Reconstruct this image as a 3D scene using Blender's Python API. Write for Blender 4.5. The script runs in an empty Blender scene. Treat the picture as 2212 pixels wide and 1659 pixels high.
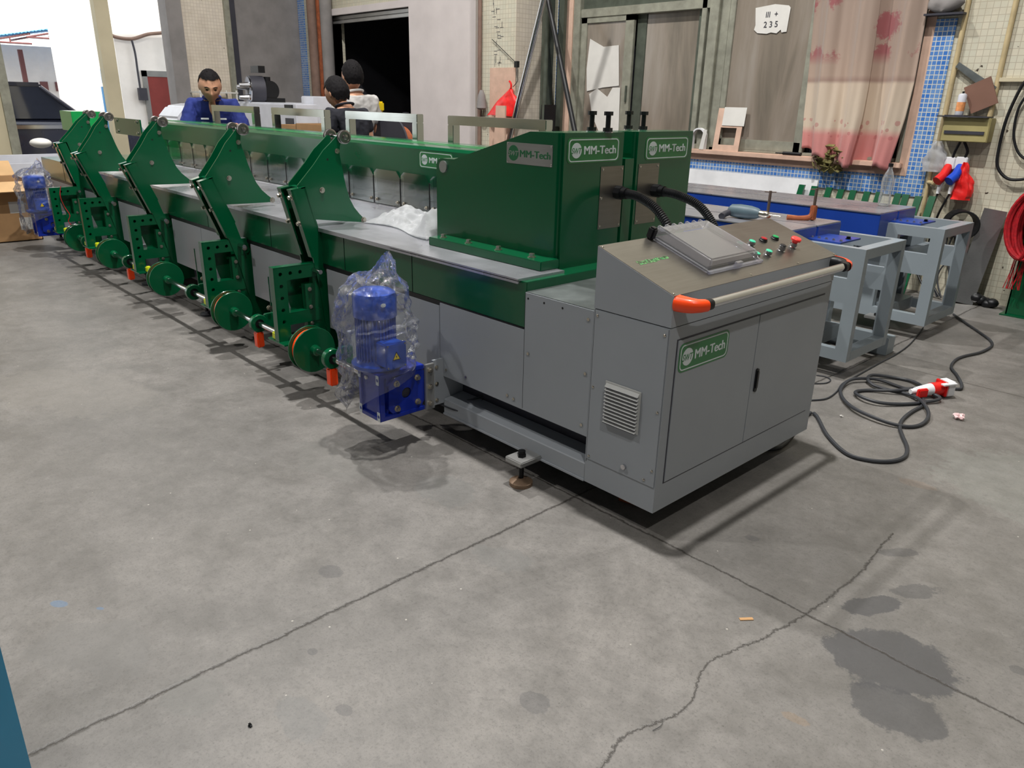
import bpy, bmesh, math, random
from mathutils import Vector, Matrix, noise
random.seed(7)
PI = math.pi
sc = bpy.context.scene
COL = sc.collection
# ------------------------------------------------------------------ camera
FPX = 1627.14; CW, CH = 2212.0, 1659.0
CR = Vector((0.6806, 0.7323, 0.0214)); CU = Vector((-0.2710, 0.2246, 0.9360)); CF = Vector((-0.6807, 0.6428, -0.3513))
CR.normalize(); CF.normalize(); CU = CR.cross(CF); CU.normalize()
CC = Vector((1.4169, -2.0686, 1.53))
cam_d = bpy.data.cameras.new('camera'); cam = bpy.data.objects.new('camera', cam_d); COL.objects.link(cam)
cam.matrix_world = Matrix(((CR.x, CU.x, -CF.x, CC.x), (CR.y, CU.y, -CF.y, CC.y), (CR.z, CU.z, -CF.z, CC.z), (0, 0, 0, 1)))
cam_d.sensor_width = 36; cam_d.lens = FPX / CW * 36; cam_d.clip_start = 0.05; cam_d.clip_end = 300
sc.camera = cam
# ------------------------------------------------------------------ view, world, lights
sc.view_settings.view_transform = 'Standard'; sc.view_settings.look = 'None'
sc.view_settings.exposure = 0.0; sc.view_settings.gamma = 1.0; sc.view_settings.use_curve_mapping = False
wd = bpy.data.worlds.new('sky'); sc.world = wd; wd.use_nodes = True
bg = wd.node_tree.nodes['Background']; bg.inputs[0].default_value = (0.93, 0.97, 1.0, 1); bg.inputs[1].default_value = 2.3
sun_d = bpy.data.lights.new('sun', 'SUN'); sun_d.energy = 7.0; sun_d.angle = math.radians(1.0); sun_d.color = (1.0, 0.93, 0.84)
sun = bpy.data.objects.new('sun', sun_d); COL.objects.link(sun)
sun.rotation_euler = Vector((-0.62, 0.25, -0.9)).to_track_quat('-Z', 'Y').to_euler()

def srgb(r, g, b):
    f = lambda c: (c / 255 / 12.92) if c / 255 <= 0.04045 else ((c / 255 + 0.055) / 1.055) ** 2.4
    return (f(r), f(g), f(b), 1.0)

# ------------------------------------------------------------------ materials
class NT:
    def __init__(s, name):
        s.m = bpy.data.materials.new(name); s.m.use_nodes = True; s.t = s.m.node_tree
        s.b = s.t.nodes['Principled BSDF']; s.out = s.t.nodes['Material Output']
    def n(s, typ, **k):
        x = s.t.nodes.new(typ)
        for a, v in k.items(): setattr(x, a, v)
        return x
    def l(s, a, b): s.t.links.new(a, b)
    def setv(s, sock, v):
        if hasattr(v, 'is_linked') or isinstance(v, bpy.types.NodeSocket): s.l(v, sock)
        else: sock.default_value = v
    def math(s, op, a, b=None, c=None, clamp=False):
        x = s.n('ShaderNodeMath', operation=op, use_clamp=clamp); s.setv(x.inputs[0], a)
        if b is not None: s.setv(x.inputs[1], b)
        if c is not None: s.setv(x.inputs[2], c)
        return x.outputs[0]
    def mix(s, f, a, b, mode='MIX'):
        x = s.n('ShaderNodeMix', data_type='RGBA', blend_type=mode)
        s.setv(x.inputs[0], f); s.setv(x.inputs[6], a); s.setv(x.inputs[7], b); return x.outputs[2]
    def noise(s, scale, vec=None, detail=4, rough=0.55, dist=0.0):
        x = s.n('ShaderNodeTexNoise'); x.inputs['Scale'].default_value = scale; x.inputs['Detail'].default_value = detail
        x.inputs['Roughness'].default_value = rough; x.inputs['Distortion'].default_value = dist
        if vec is not None: s.l(vec, x.inputs['Vector'])
        return x
    def ramp(s, f, stops):
        x = s.n('ShaderNodeValToRGB'); s.l(f, x.inputs[0]); e = x.color_ramp.elements
        while len(e) < len(stops): e.new(0.5)
        for i, (p, c) in enumerate(stops): e[i].position = p; e[i].color = c if len(c) == 4 else (*c, 1)
        return x.outputs[0]
    def obj(s): return s.n('ShaderNodeTexCoord').outputs['Object']
    def pos(s): return s.n('ShaderNodeNewGeometry').outputs['Position']
    def bump(s, h, st=0.2, dist=0.01):
        x = s.n('ShaderNodeBump'); x.inputs['Strength'].default_value = st; x.inputs['Distance'].default_value = dist
        s.l(h, x.inputs['Height']); s.l(x.outputs[0], s.b.inputs['Normal'])

def P(name, c, rough=0.5, metal=0.0, coat=0.0, var=0.08, vscale=6.0, bump=0.0, trans=0.0, ior=1.45, emit=None, es=0.0, alpha=1.0, spec=0.5):
    t = NT(name); b = t.b
    n = t.noise(vscale, t.obj(), 5)
    dk = tuple(x * (1 - var) for x in c[:3]) + (1,); lt = tuple(min(1, x * (1 + var)) for x in c[:3]) + (1,)
    t.l(t.ramp(n.outputs[0], [(0.3, dk), (0.7, lt)]), b.inputs['Base Color'])
    b.inputs['Roughness'].default_value = rough; b.inputs['Metallic'].default_value = metal
    b.inputs['Coat Weight'].default_value = coat; b.inputs['Coat Roughness'].default_value = 0.08
    b.inputs['Transmission Weight'].default_value = trans; b.inputs['IOR'].default_value = ior; b.inputs['Alpha'].default_value = alpha
    b.inputs['Specular IOR Level'].default_value = spec
    if emit: b.inputs['Emission Color'].default_value = emit; b.inputs['Emission Strength'].default_value = es
    if bump:
        n2 = t.noise(vscale * 25, t.obj(), 3); t.bump(n2.outputs[0], bump, 0.004)
    return t.m

def clearmat(name, tint, gloss=0.12, bumpv=0.0, scale=12, milk=0.0, rough=0.08):
    t = NT(name)
    tr = t.n('ShaderNodeBsdfTransparent'); tr.inputs[0].default_value = tint
    gl = t.n('ShaderNodeBsdfGlossy'); gl.inputs['Roughness'].default_value = rough; gl.inputs[0].default_value = (1, 1, 1, 1)
    fr = t.n('ShaderNodeFresnel'); fr.inputs[0].default_value = 1.45
    f = t.math('ADD', t.math('MULTIPLY', fr.outputs[0], 0.8), gloss, clamp=True)
    m1 = t.n('ShaderNodeMixShader'); t.l(f, m1.inputs[0]); t.l(tr.outputs[0], m1.inputs[1]); t.l(gl.outputs[0], m1.inputs[2])
    last = m1
    if milk:
        d = t.n('ShaderNodeBsdfDiffuse'); d.inputs[0].default_value = (0.8, 0.82, 0.84, 1)
        m2 = t.n('ShaderNodeMixShader'); m2.inputs[0].default_value = milk; t.l(m1.outputs[0], m2.inputs[1]); t.l(d.outputs[0], m2.inputs[2]); last = m2
    if bumpv:
        nz = t.noise(scale, t.obj(), 4, 0.6, 1.5); bp = t.n('ShaderNodeBump'); bp.inputs['Strength'].default_value = bumpv; bp.inputs['Distance'].default_value = 0.02
        t.l(nz.outputs[0], bp.inputs['Height']); t.l(bp.outputs[0], gl.inputs['Normal']); t.l(bp.outputs[0], fr.inputs['Normal'])
    t.l(last.outputs[0], t.out.inputs[0]); t.t.nodes.remove(t.b)
    return t.m

def brushed(name, c, rough=0.3, var=0.25, axis=(1, 30, 30), bumpv=0.05):
    t = NT(name); mp = t.n('ShaderNodeMapping'); mp.inputs['Scale'].default_value = axis; t.l(t.obj(), mp.inputs[0])
    n = t.noise(4, mp.outputs[0], 6, 0.7); n2 = t.noise(3, t.obj(), 4)
    f = t.math('ADD', t.math('MULTIPLY', n.outputs[0], 0.4), t.math('MULTIPLY', n2.outputs[0], 0.6))
    t.l(t.ramp(f, [(0.3, tuple(x * (1 - var) for x in c[:3])), (0.7, tuple(min(1, x * (1 + var)) for x in c[:3]))]), t.b.inputs['Base Color'])
    t.b.inputs['Metallic'].default_value = 0.95
    t.l(t.math('ADD', t.math('MULTIPLY', n2.outputs[0], 0.25), rough - 0.1), t.b.inputs['Roughness'])
    return t.m

M = {}
M['green'] = P('green_gloss_paint', srgb(0, 80, 47), 0.26, 0, 0.35, 0.06, 2)
M['greenb'] = P('bright_green_paint', srgb(16, 150, 76), 0.35, 0, 0.5)
M['grey'] = P('grey_textured_paint', srgb(150, 155, 160), 0.42, 0, 0.1, 0.03, 3, 0.05)
M['frame'] = P('light_grey_frame_paint', srgb(140, 150, 156), 0.4, 0, 0.15, 0.05, 4)
M['dgrey'] = P('dark_grey_metal', srgb(62, 62, 70), 0.5, 0.2)
M['black'] = P('black_plastic', srgb(14, 15, 18), 0.45, 0, 0.0)
M['blackm'] = P('black_oxide_steel', srgb(14, 14, 16), 0.35, 0.5)
M['rubber'] = P('dark_rubber_cable', srgb(52, 54, 58), 0.5)
M['steel'] = brushed('brushed_steel', srgb(172, 174, 174), 0.30, 0.16)
M['panelsteel'] = brushed('brushed_panel_steel', srgb(132, 128, 122), 0.30, 0.22, (25, 1, 25))
M['table'] = brushed('worn_table_steel', srgb(178, 179, 186), 0.26, 0.2, (1, 6, 6)); M['table'].node_tree.nodes['Principled BSDF'].inputs['Metallic'].default_value = 0.7
M['galv'] = brushed('galvanised_sheet', srgb(140, 146, 146), 0.42, 0.25, (3, 3, 3))
M['polish'] = brushed('polished_steel', srgb(190, 194, 190), 0.14, 0.12)
M['browncard'] = P('dark_brown_card', srgb(122, 90, 76), 0.85)
M['chrome'] = P('chrome', srgb(205, 205, 208), 0.14, 1.0, 0, 0.03)
M['zinc'] = P('zinc_bolt', srgb(190, 184, 172), 0.25, 0.95)
M['roller'] = P('machined_roller_steel', srgb(150, 145, 142), 0.28, 0.95)
M['alu'] = P('pale_aluminium_plate', srgb(170, 170, 168), 0.35, 0.7)
M['blue'] = P('blue_motor_enamel', srgb(28, 74, 176), 0.35, 0, 0.4, 0.06)
M['blued'] = P('deep_blue_gearbox_enamel', srgb(14, 42, 150), 0.35, 0, 0.4, 0.06)
M['bluebed'] = P('blue_bed_paint', srgb(26, 62, 150), 0.4, 0, 0.3, 0.08)
M['orange'] = P('orange_plastic', srgb(255, 76, 22), 0.35, 0, 0.3, 0.04)
M['yellow'] = P('yellow_green_rubber', srgb(205, 215, 30), 0.4)
M['yellowp'] = P('yellow_plastic', srgb(235, 205, 20), 0.4)
M['label'] = P('green_label_film', srgb(32, 112, 56), 0.35, 0, 0.3, 0.03)
M['labelw'] = P('pale_label_print', srgb(205, 212, 212), 0.4)
M['labelg'] = P('green_label_print', srgb(22, 96, 56), 0.4)
M['white'] = P('white_plastic', srgb(225, 226, 228), 0.4)
M['whitem'] = P('white_enamel', srgb(206, 208, 216), 0.4, 0, 0.2)
M['vent'] = P('pale_vent_plastic', srgb(186, 187, 184), 0.5); M['wallgrey'] = P('plain_grey_wall', srgb(96, 97, 100), 0.9); M['footrust'] = P('rust_spotted_steel_foot', srgb(128, 106, 86), 0.5, 0.4, var=0.3, vscale=20)
M['red'] = P('red_plastic', srgb(215, 30, 26), 0.4)
M['redk'] = P('red_cord', srgb(165, 14, 26), 0.75, var=0.35, vscale=40)
M['bluep'] = P('blue_plug_plastic', srgb(20, 70, 190), 0.4)
M['card'] = P('brown_cardboard', srgb(176, 138, 96), 0.85, var=0.1)
M['cardl'] = P('pale_cardboard', srgb(208, 170, 124), 0.85)
M['paper'] = P('white_paper', srgb(214, 212, 206), 0.8, var=0.06)
M['rust'] = P('rusty_brown_metal', srgb(150, 82, 50), 0.75, 0.2, var=0.35, vscale=14)
M['rustd'] = P('dark_rusty_rod', srgb(92, 78, 70), 0.6, 0.4, var=0.3)
M['teal'] = P('teal_enamel', srgb(0, 112, 150), 0.4, 0, 0.3, 0.12, 1.5)
M['olive'] = P('olive_cloth', srgb(112, 106, 62), 0.9, var=0.35, vscale=30)
M['box'] = P('olive_fuse_box', srgb(158, 148, 100), 0.55, var=0.12)
M['pipe'] = P('cream_painted_pipe', srgb(188, 170, 130), 0.6, var=0.15, vscale=10)
M['pipeb'] = P('brown_pipe', srgb(128, 104, 92), 0.6, var=0.2)
M['winframe'] = P('weathered_aluminium_frame', srgb(150, 150, 136), 0.5, 0.3, var=0.2, vscale=10)
M['winframed'] = P('dark_aluminium_frame', srgb(84, 90, 80), 0.5, 0.3, var=0.2, vscale=10)
M['pink'] = P('pink_plaster', srgb(204, 172, 152), 0.85, var=0.12, vscale=9)
M['plaster'] = P('off_white_plaster', srgb(212, 204, 202), 0.85, var=0.06, vscale=2.5)
M['cream'] = P('cream_wall_paint', srgb(196, 186, 158), 0.85, var=0.08, vscale=2)
M['concrete'] = P('grey_concrete_panel', srgb(134, 130, 128), 0.9, var=0.16, vscale=3)
M['outer'] = P('white_render_wall', srgb(238, 234, 230), 0.9, var=0.03)
M['bluer'] = P('blue_roof_sheet', srgb(90, 160, 220), 0.6)
M['browns'] = P('brown_painted_steel', srgb(120, 78, 78), 0.7)
M['reddoor'] = P('red_brown_door', srgb(128, 52, 48), 0.7)
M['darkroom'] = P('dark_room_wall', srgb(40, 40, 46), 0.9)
M['skin'] = P('skin', srgb(196, 146, 118), 0.55, var=0.06, vscale=8)
M['hair'] = P('black_hair', srgb(22, 20, 22), 0.8, var=0.3, vscale=60, spec=0.2)
M['navy'] = P('navy_work_shirt', srgb(34, 48, 118), 0.85, var=0.12, vscale=8)
M['blackc'] = P('black_cotton', srgb(26, 27, 36), 0.9, var=0.15)
M['greyc'] = P('pale_grey_shirt_cloth', srgb(188, 186, 184), 0.9, var=0.08, vscale=9)
M['trouser'] = P('dark_trouser_cloth', srgb(48, 50, 60), 0.9)
M['carp'] = P('dark_blue_car_paint', srgb(44, 48, 66), 0.2, 0.3, 1.0)
M['glassd'] = P('dark_car_glass', srgb(40, 44, 56), 0.05, 0.0, 1.0)
M['acry'] = clearmat('clear_acrylic', (0.93, 0.97, 0.96, 1), 0.04)
M['cover'] = clearmat('clear_cover_plastic', (0.86, 0.86, 0.91, 1), 0.05, 0.0, 12, 0.09, 0.12)
M['bag'] = clearmat('crumpled_clear_bag', (0.985, 0.99, 1.0, 1), 0.01, 0.8, 14, 0.05, 0.10)
M['bubble'] = clearmat('bubble_wrap', (0.9, 0.92, 0.93, 1), 0.12, 1.0, 70, 0.30, 0.15)
M['bottle'] = clearmat('clear_bottle_plastic', (0.94, 0.96, 0.96, 1), 0.05, 0.3, 20, 0.10, 0.08)
M['redbag'] = P('red_plastic_bag', srgb(225, 36, 34), 0.35, 0, 0.2, 0.2, 14, 0.3)

def mosaic(name, size, c1, c2, grout, mortar, stains=True, axis='xz', rough=0.45):
    t = NT(name); p = t.pos(); sx = t.n('ShaderNodeSeparateXYZ'); t.l(p, sx.inputs[0])
    cb = t.n('ShaderNodeCombineXYZ'); t.l(sx.outputs['X' if axis[0] == 'x' else 'Y'], cb.inputs[0]); t.l(sx.outputs['Z'], cb.inputs[1])
    br = t.n('ShaderNodeTexBrick'); br.offset = 0; br.squash = 1; t.l(cb.outputs[0], br.inputs['Vector'])
    br.inputs['Scale'].default_value = 1; br.inputs['Brick Width'].default_value = size; br.inputs['Row Height'].default_value = size
    br.inputs['Mortar Size'].default_value = mortar; br.inputs['Mortar Smooth'].default_value = 0.2; br.inputs['Bias'].default_value = 0
    br.inputs['Color1'].default_value = c1; br.inputs['Color2'].default_value = c2; br.inputs['Mortar'].default_value = grout
    col = br.outputs['Color']
    n = t.noise(1.6, p, 6, 0.65)
    col = t.mix(t.math('MULTIPLY', t.ramp(n.outputs[0], [(0.45, (0, 0, 0)), (0.75, (1, 1, 1))]), 0.45), col, (c1[0] * 0.55, c1[1] * 0.5, c1[2] * 0.42, 1))
    if stains:
        n2 = t.noise(5, p, 5, 0.7); col = t.mix(t.math('MULTIPLY', t.ramp(n2.outputs[0], [(0.62, (0, 0, 0)), (0.7, (1, 1, 1))]), 0.4), col, srgb(196, 184, 160))
        n3 = t.noise(17, p, 2, 0.5); col = t.mix(t.ramp(n3.outputs[0], [(0.745, (0, 0, 0)), (0.76, (1, 1, 1))]), col, srgb(70, 60, 50))
        n4 = t.noise(0.9, p, 3, 0.6, 0.6); col = t.mix(t.math('MULTIPLY', t.ramp(n4.outputs[0], [(0.64, (0, 0, 0)), (0.74, (1, 1, 1))]), 0.5), col, srgb(170, 118, 50))
    t.l(col, t.b.inputs['Base Color']); t.b.inputs['Roughness'].default_value = rough
    t.bump(br.outputs['Fac'], -0.3, 0.003)
    return t.m
M['tile'] = mosaic('white_mosaic_tiles', 0.05, srgb(206, 200, 180), srgb(196, 194, 176), srgb(176, 168, 150), 0.003)
M['tiley'] = mosaic('white_mosaic_tiles_sunlit', 0.05, srgb(222, 212, 196), srgb(214, 204, 190), srgb(196, 184, 168), 0.003, axis='yz')  # paler, pinker copy of the tiles: sunlight on the pier put into the colour
M['tileb'] = mosaic('blue_mosaic_tiles', 0.037, srgb(52, 112, 190), srgb(110, 150, 200), srgb(205, 205, 195), 0.0035, stains=False)

def curtain_mat():
    t = NT('faded_patterned_curtain'); p = t.pos(); sx = t.n('ShaderNodeSeparateXYZ'); t.l(p, sx.inputs[0])
    z = sx.outputs['Z']
    col = t.ramp(t.math('DIVIDE', t.math('SUBTRACT', z, 0.9), 2.0), [(0.0, srgb(186, 112, 112)), (0.2, srgb(196, 130, 124)), (0.235, srgb(198, 182, 162)), (0.42, srgb(196, 178, 158)), (0.435, srgb(150, 124, 112)), (0.455, srgb(168, 146, 130)), (0.62, srgb(156, 136, 122)), (1.0, srgb(142, 124, 112))])
    vo = t.n('ShaderNodeTexVoronoi'); vo.inputs['Scale'].default_value = 3.2; t.l(p, vo.inputs['Vector'])
    nn = t.noise(26, p, 4, 0.7)
    f = t.math('ADD', vo.outputs['Distance'], t.math('MULTIPLY', t.math('SUBTRACT', nn.outputs[0], 0.5), 0.6))
    mask = t.ramp(f, [(0.30, (1, 1, 1)), (0.40, (0, 0, 0))])
    up = t.ramp(t.math('MULTIPLY', z, 0.4), [(0.76, (0, 0, 0)), (0.80, (1, 1, 1))])
    col = t.mix(t.math('MULTIPLY', t.math('MULTIPLY', mask, up), 0.75), col, srgb(140, 52, 66))
    lace = t.n('ShaderNodeTexVoronoi'); lace.inputs['Scale'].default_value = 14; t.l(p, lace.inputs['Vector'])
    band = t.math('MULTIPLY', t.math('GREATER_THAN', z, 1.28), t.math('LESS_THAN', z, 1.44))
    col = t.mix(t.math('MULTIPLY', t.math('MULTIPLY', t.math('LESS_THAN', lace.outputs['Distance'], 0.32), band), 0.5), col, srgb(170, 84, 88))
    t.l(col, t.b.inputs['Base Color']); t.b.inputs['Roughness'].default_value = 0.6
    t.b.inputs['Sheen Weight'].default_value = 0.2
    return t.m
M['curtain'] = curtain_mat()

def pane_mat():
    t = NT('dusty_window_glass'); p = t.pos(); mp = t.n('ShaderNodeMapping'); mp.inputs['Scale'].default_value = (2.2, 1, 0.35); t.l(p, mp.inputs[0])
    n = t.noise(1.6, mp.outputs[0], 5, 0.6, 0.4)
    c = t.ramp(n.outputs[0], [(0.3, srgb(104, 98, 88)), (0.5, srgb(134, 124, 112)), (0.7, srgb(150, 142, 132))])
    t.l(c, t.b.inputs['Base Color']); t.b.inputs['Roughness'].default_value = 0.22; t.b.inputs['Coat Weight'].default_value = 0.15
    return t.m
M['pane'] = pane_mat()

def floor_mat():
    t = NT('worn_concrete_floor'); p = t.pos(); sx = t.n('ShaderNodeSeparateXYZ'); t.l(p, sx.inputs[0]); X, Y = sx.outputs['X'], sx.outputs['Y']
    big = t.noise(0.7, p, 6, 0.6, 0.3); mid = t.noise(4.5, p, 6, 0.65); fine = t.noise(55, p, 4, 0.7)
    c = t.ramp(big.outputs[0], [(0.25, srgb(98, 96, 93)), (0.5, srgb(119, 116, 112)), (0.75, srgb(133, 129, 124))])
    c = t.mix(t.math('MULTIPLY', t.ramp(mid.outputs[0], [(0.35, (1, 1, 1)), (0.6, (0, 0, 0))]), 0.5), c, srgb(86, 84, 80))
    c = t.mix(t.math('MULTIPLY', t.ramp(fine.outputs[0], [(0.3, (1, 1, 1)), (0.48, (0, 0, 0))]), 0.35), c, srgb(70, 68, 65))
    md2 = t.noise(16, p, 6, 0.75)
    c = t.mix(t.math('MULTIPLY', t.ramp(md2.outputs[0], [(0.40, (1, 1, 1)), (0.52, (0, 0, 0))]), 0.2), c, srgb(80, 78, 74))
    c = t.mix(t.math('MULTIPLY', t.ramp(md2.outputs[0], [(0.56, (0, 0, 0)), (0.68, (1, 1, 1))]), 0.16), c, srgb(152, 148, 142))
    fn3 = t.noise(130, p, 3, 0.8)
    c = t.mix(t.math('MULTIPLY', t.ramp(fn3.outputs[0], [(0.36, (1, 1, 1)), (0.46, (0, 0, 0))]), 0.4), c, srgb(74, 72, 68))
    spk = t.n('ShaderNodeTexVoronoi'); spk.inputs['Scale'].default_value = 34; t.l(p, spk.inputs['Vector'])
    c = t.mix(t.math('MULTIPLY', t.math('LESS_THAN', spk.outputs['Distance'], 0.075), 0.45), c, srgb(70, 68, 64))
    spk2 = t.n('ShaderNodeTexVoronoi'); spk2.inputs['Scale'].default_value = 9; t.l(p, spk2.inputs['Vector'])
    c = t.mix(t.math('MULTIPLY', t.math('LESS_THAN', spk2.outputs['Distance'], 0.03), 0.6), c, srgb(190, 186, 176))
    wn = t.noise(7, p, 7, 0.75)
    def blob(cx, cy, rx, ry, amt, col, ang=0.0, wob=0.9):
        nonlocal c
        ca, sa = math.cos(ang), math.sin(ang)
        dx = t.math('SUBTRACT', X, cx); dy = t.math('SUBTRACT', Y, cy)
        u = t.math('DIVIDE', t.math('ADD', t.math('MULTIPLY', dx, ca), t.math('MULTIPLY', dy, sa)), rx)
        v = t.math('DIVIDE', t.math('SUBTRACT', t.math('MULTIPLY', dy, ca), t.math('MULTIPLY', dx, sa)), ry)
        d = t.math('SQRT', t.math('ADD', t.math('MULTIPLY', u, u), t.math('MULTIPLY', v, v)))
        d = t.math('ADD', d, t.math('MULTIPLY', t.math('SUBTRACT', wn.outputs[0], 0.5), wob * 2))
        m = t.ramp(d, [(0.84, (1, 1, 1)), (0.92, (0, 0, 0))])
        c = t.mix(t.math('MULTIPLY', m, amt), c, col)
    dk = srgb(66, 66, 68)
    blob(0.885, 0.01, 0.20, 0.17, 0.8, dk, 0.5, 0.6); blob(0.74, 0.24, 0.13, 0.05, 0.75, dk, 1.1, 0.8); blob(0.97, -0.18, 0.13, 0.11, 0.7, dk, 0.3, 0.6)
    blob(0.80, 0.42, 0.10, 0.04, 0.5, dk, 0.9, 1.4); blob(0.66, 0.62, 0.08, 0.03, 0.45, dk, 0.9, 1.2)
    for bx_, by_, r_ in ((-1.009, -1.74, .035), (-0.90, -1.65, .016)): blob(bx_, by_, r_, r_ * .5, .55, srgb(84, 112, 140), .6, .6)
    for bx_, by_, r_ in ((-0.02, -1.30, .028), (-0.28, -1.25, .018), (0.25, 0.3, .03), (1.15, 0.25, .03), (0.3, -0.9, .05), (-0.6, -1.0, .05)): blob(bx_, by_, r_, r_ * .8, .4, dk, .2, .8)
    blob(0.80, -0.42, .04, .02, .14, srgb(168, 128, 72), .2, 1.0); blob(0.5, 1.25, .08, .04, .12, srgb(150, 116, 84), .2, 1.0)
    blob(-0.27, -0.5, 0.14, 0.08, 0.35, srgb(98, 99, 97), 0.3); blob(-0.8, -0.35, 0.16, 0.12, 0.35, srgb(98, 99, 97)); blob(-1.35, -0.55, 0.28, 0.16, 0.3, srgb(104, 104, 100))
    blob(-0.72, -1.72, 0.2, 0.13, 0.4, srgb(100, 99, 96), 0.5); blob(-0.34, -1.57, 0.1, 0.08, 0.35, srgb(100, 100, 96)); blob(-0.07, -1.4, 0.11, 0.06, 0.3, srgb(98, 100, 100))
    blob(0.9, 1.6, 0.5, 0.4, 0.25, srgb(130, 134, 128)); blob(-3.0, -1.2, 0.6, 0.3, 0.3, srgb(122, 118, 112), 0.4)
    def curve(inp, pts, lo, hi):
        fc = t.n('ShaderNodeFloatCurve'); cv = fc.mapping.curves[0]
        xs = [((a - lo) / (hi - lo), b) for a, b in pts]
        cv.points[0].location = xs[0]; cv.points[1].location = xs[-1]
        for q in xs[1:-1]: cv.points.new(*q)
        fc.mapping.update(); t.l(t.math('DIVIDE', t.math('SUBTRACT', inp, lo), hi - lo, clamp=True), fc.inputs['Value']); return fc.outputs[0]
    jit = t.math('ADD', t.math('MULTIPLY', t.math('SUBTRACT', t.noise(9, p, 5, 0.7).outputs[0], 0.5), 0.05), t.math('MULTIPLY', t.math('SUBTRACT', t.noise(60, p, 3, 0.7).outputs[0], 0.5), 0.028))
    def line(dist, w, amt, mask=None, wob=1.0):
        nonlocal c
        d = t.math('ABSOLUTE', t.math('ADD', dist, t.math('MULTIPLY', jit, wob)))
        m = t.math('SUBTRACT', 1.0, t.math('DIVIDE', d, w), clamp=True)
        if mask is not None: m = t.math('MULTIPLY', m, mask)
        c = t.mix(t.math('MULTIPLY', m, amt), c, srgb(48, 44, 40)); return m
    j1 = line(t.math('SUBTRACT', X, -0.405), 0.010, 1.0, None, 0.6)
    j2 = line(t.math('SUBTRACT', Y, 0.025), 0.008, 1.0, None, 0.6)
    k = curve(Y, [(-1.2, 0.57), (-0.928, 0.562), (-0.807, 0.537), (-0.61, 0.585), (-0.407, 0.524), (-0.281, 0.555), (-0.03, 0.603), (0.292, 0.622), (0.758, 0.593)], -1.2, 0.758)
    k1 = line(t.math('SUBTRACT', X, k), 0.0065, 0.9, t.math('LESS_THAN', Y, 0.75), 0.9)
    j3 = line(t.math('SUBTRACT', Y, 2.85), 0.01, 0.7, None, 0.35)
    t.l(c, t.b.inputs['Base Color'])
    t.l(t.ramp(mid.outputs[0], [(0.3, (0.42,) * 3), (0.7, (0.6,) * 3)]), t.b.inputs['Roughness'])
    h = t.math('SUBTRACT', t.math('ADD', t.math('MULTIPLY', fine.outputs[0], 0.3), t.math('MULTIPLY', mid.outputs[0], 0.3)), t.math('MAXIMUM', j1, t.math('MAXIMUM', j2, k1)))
    t.bump(h, 0.35, 0.006)
    return t.m
M['floor'] = floor_mat()

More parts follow.
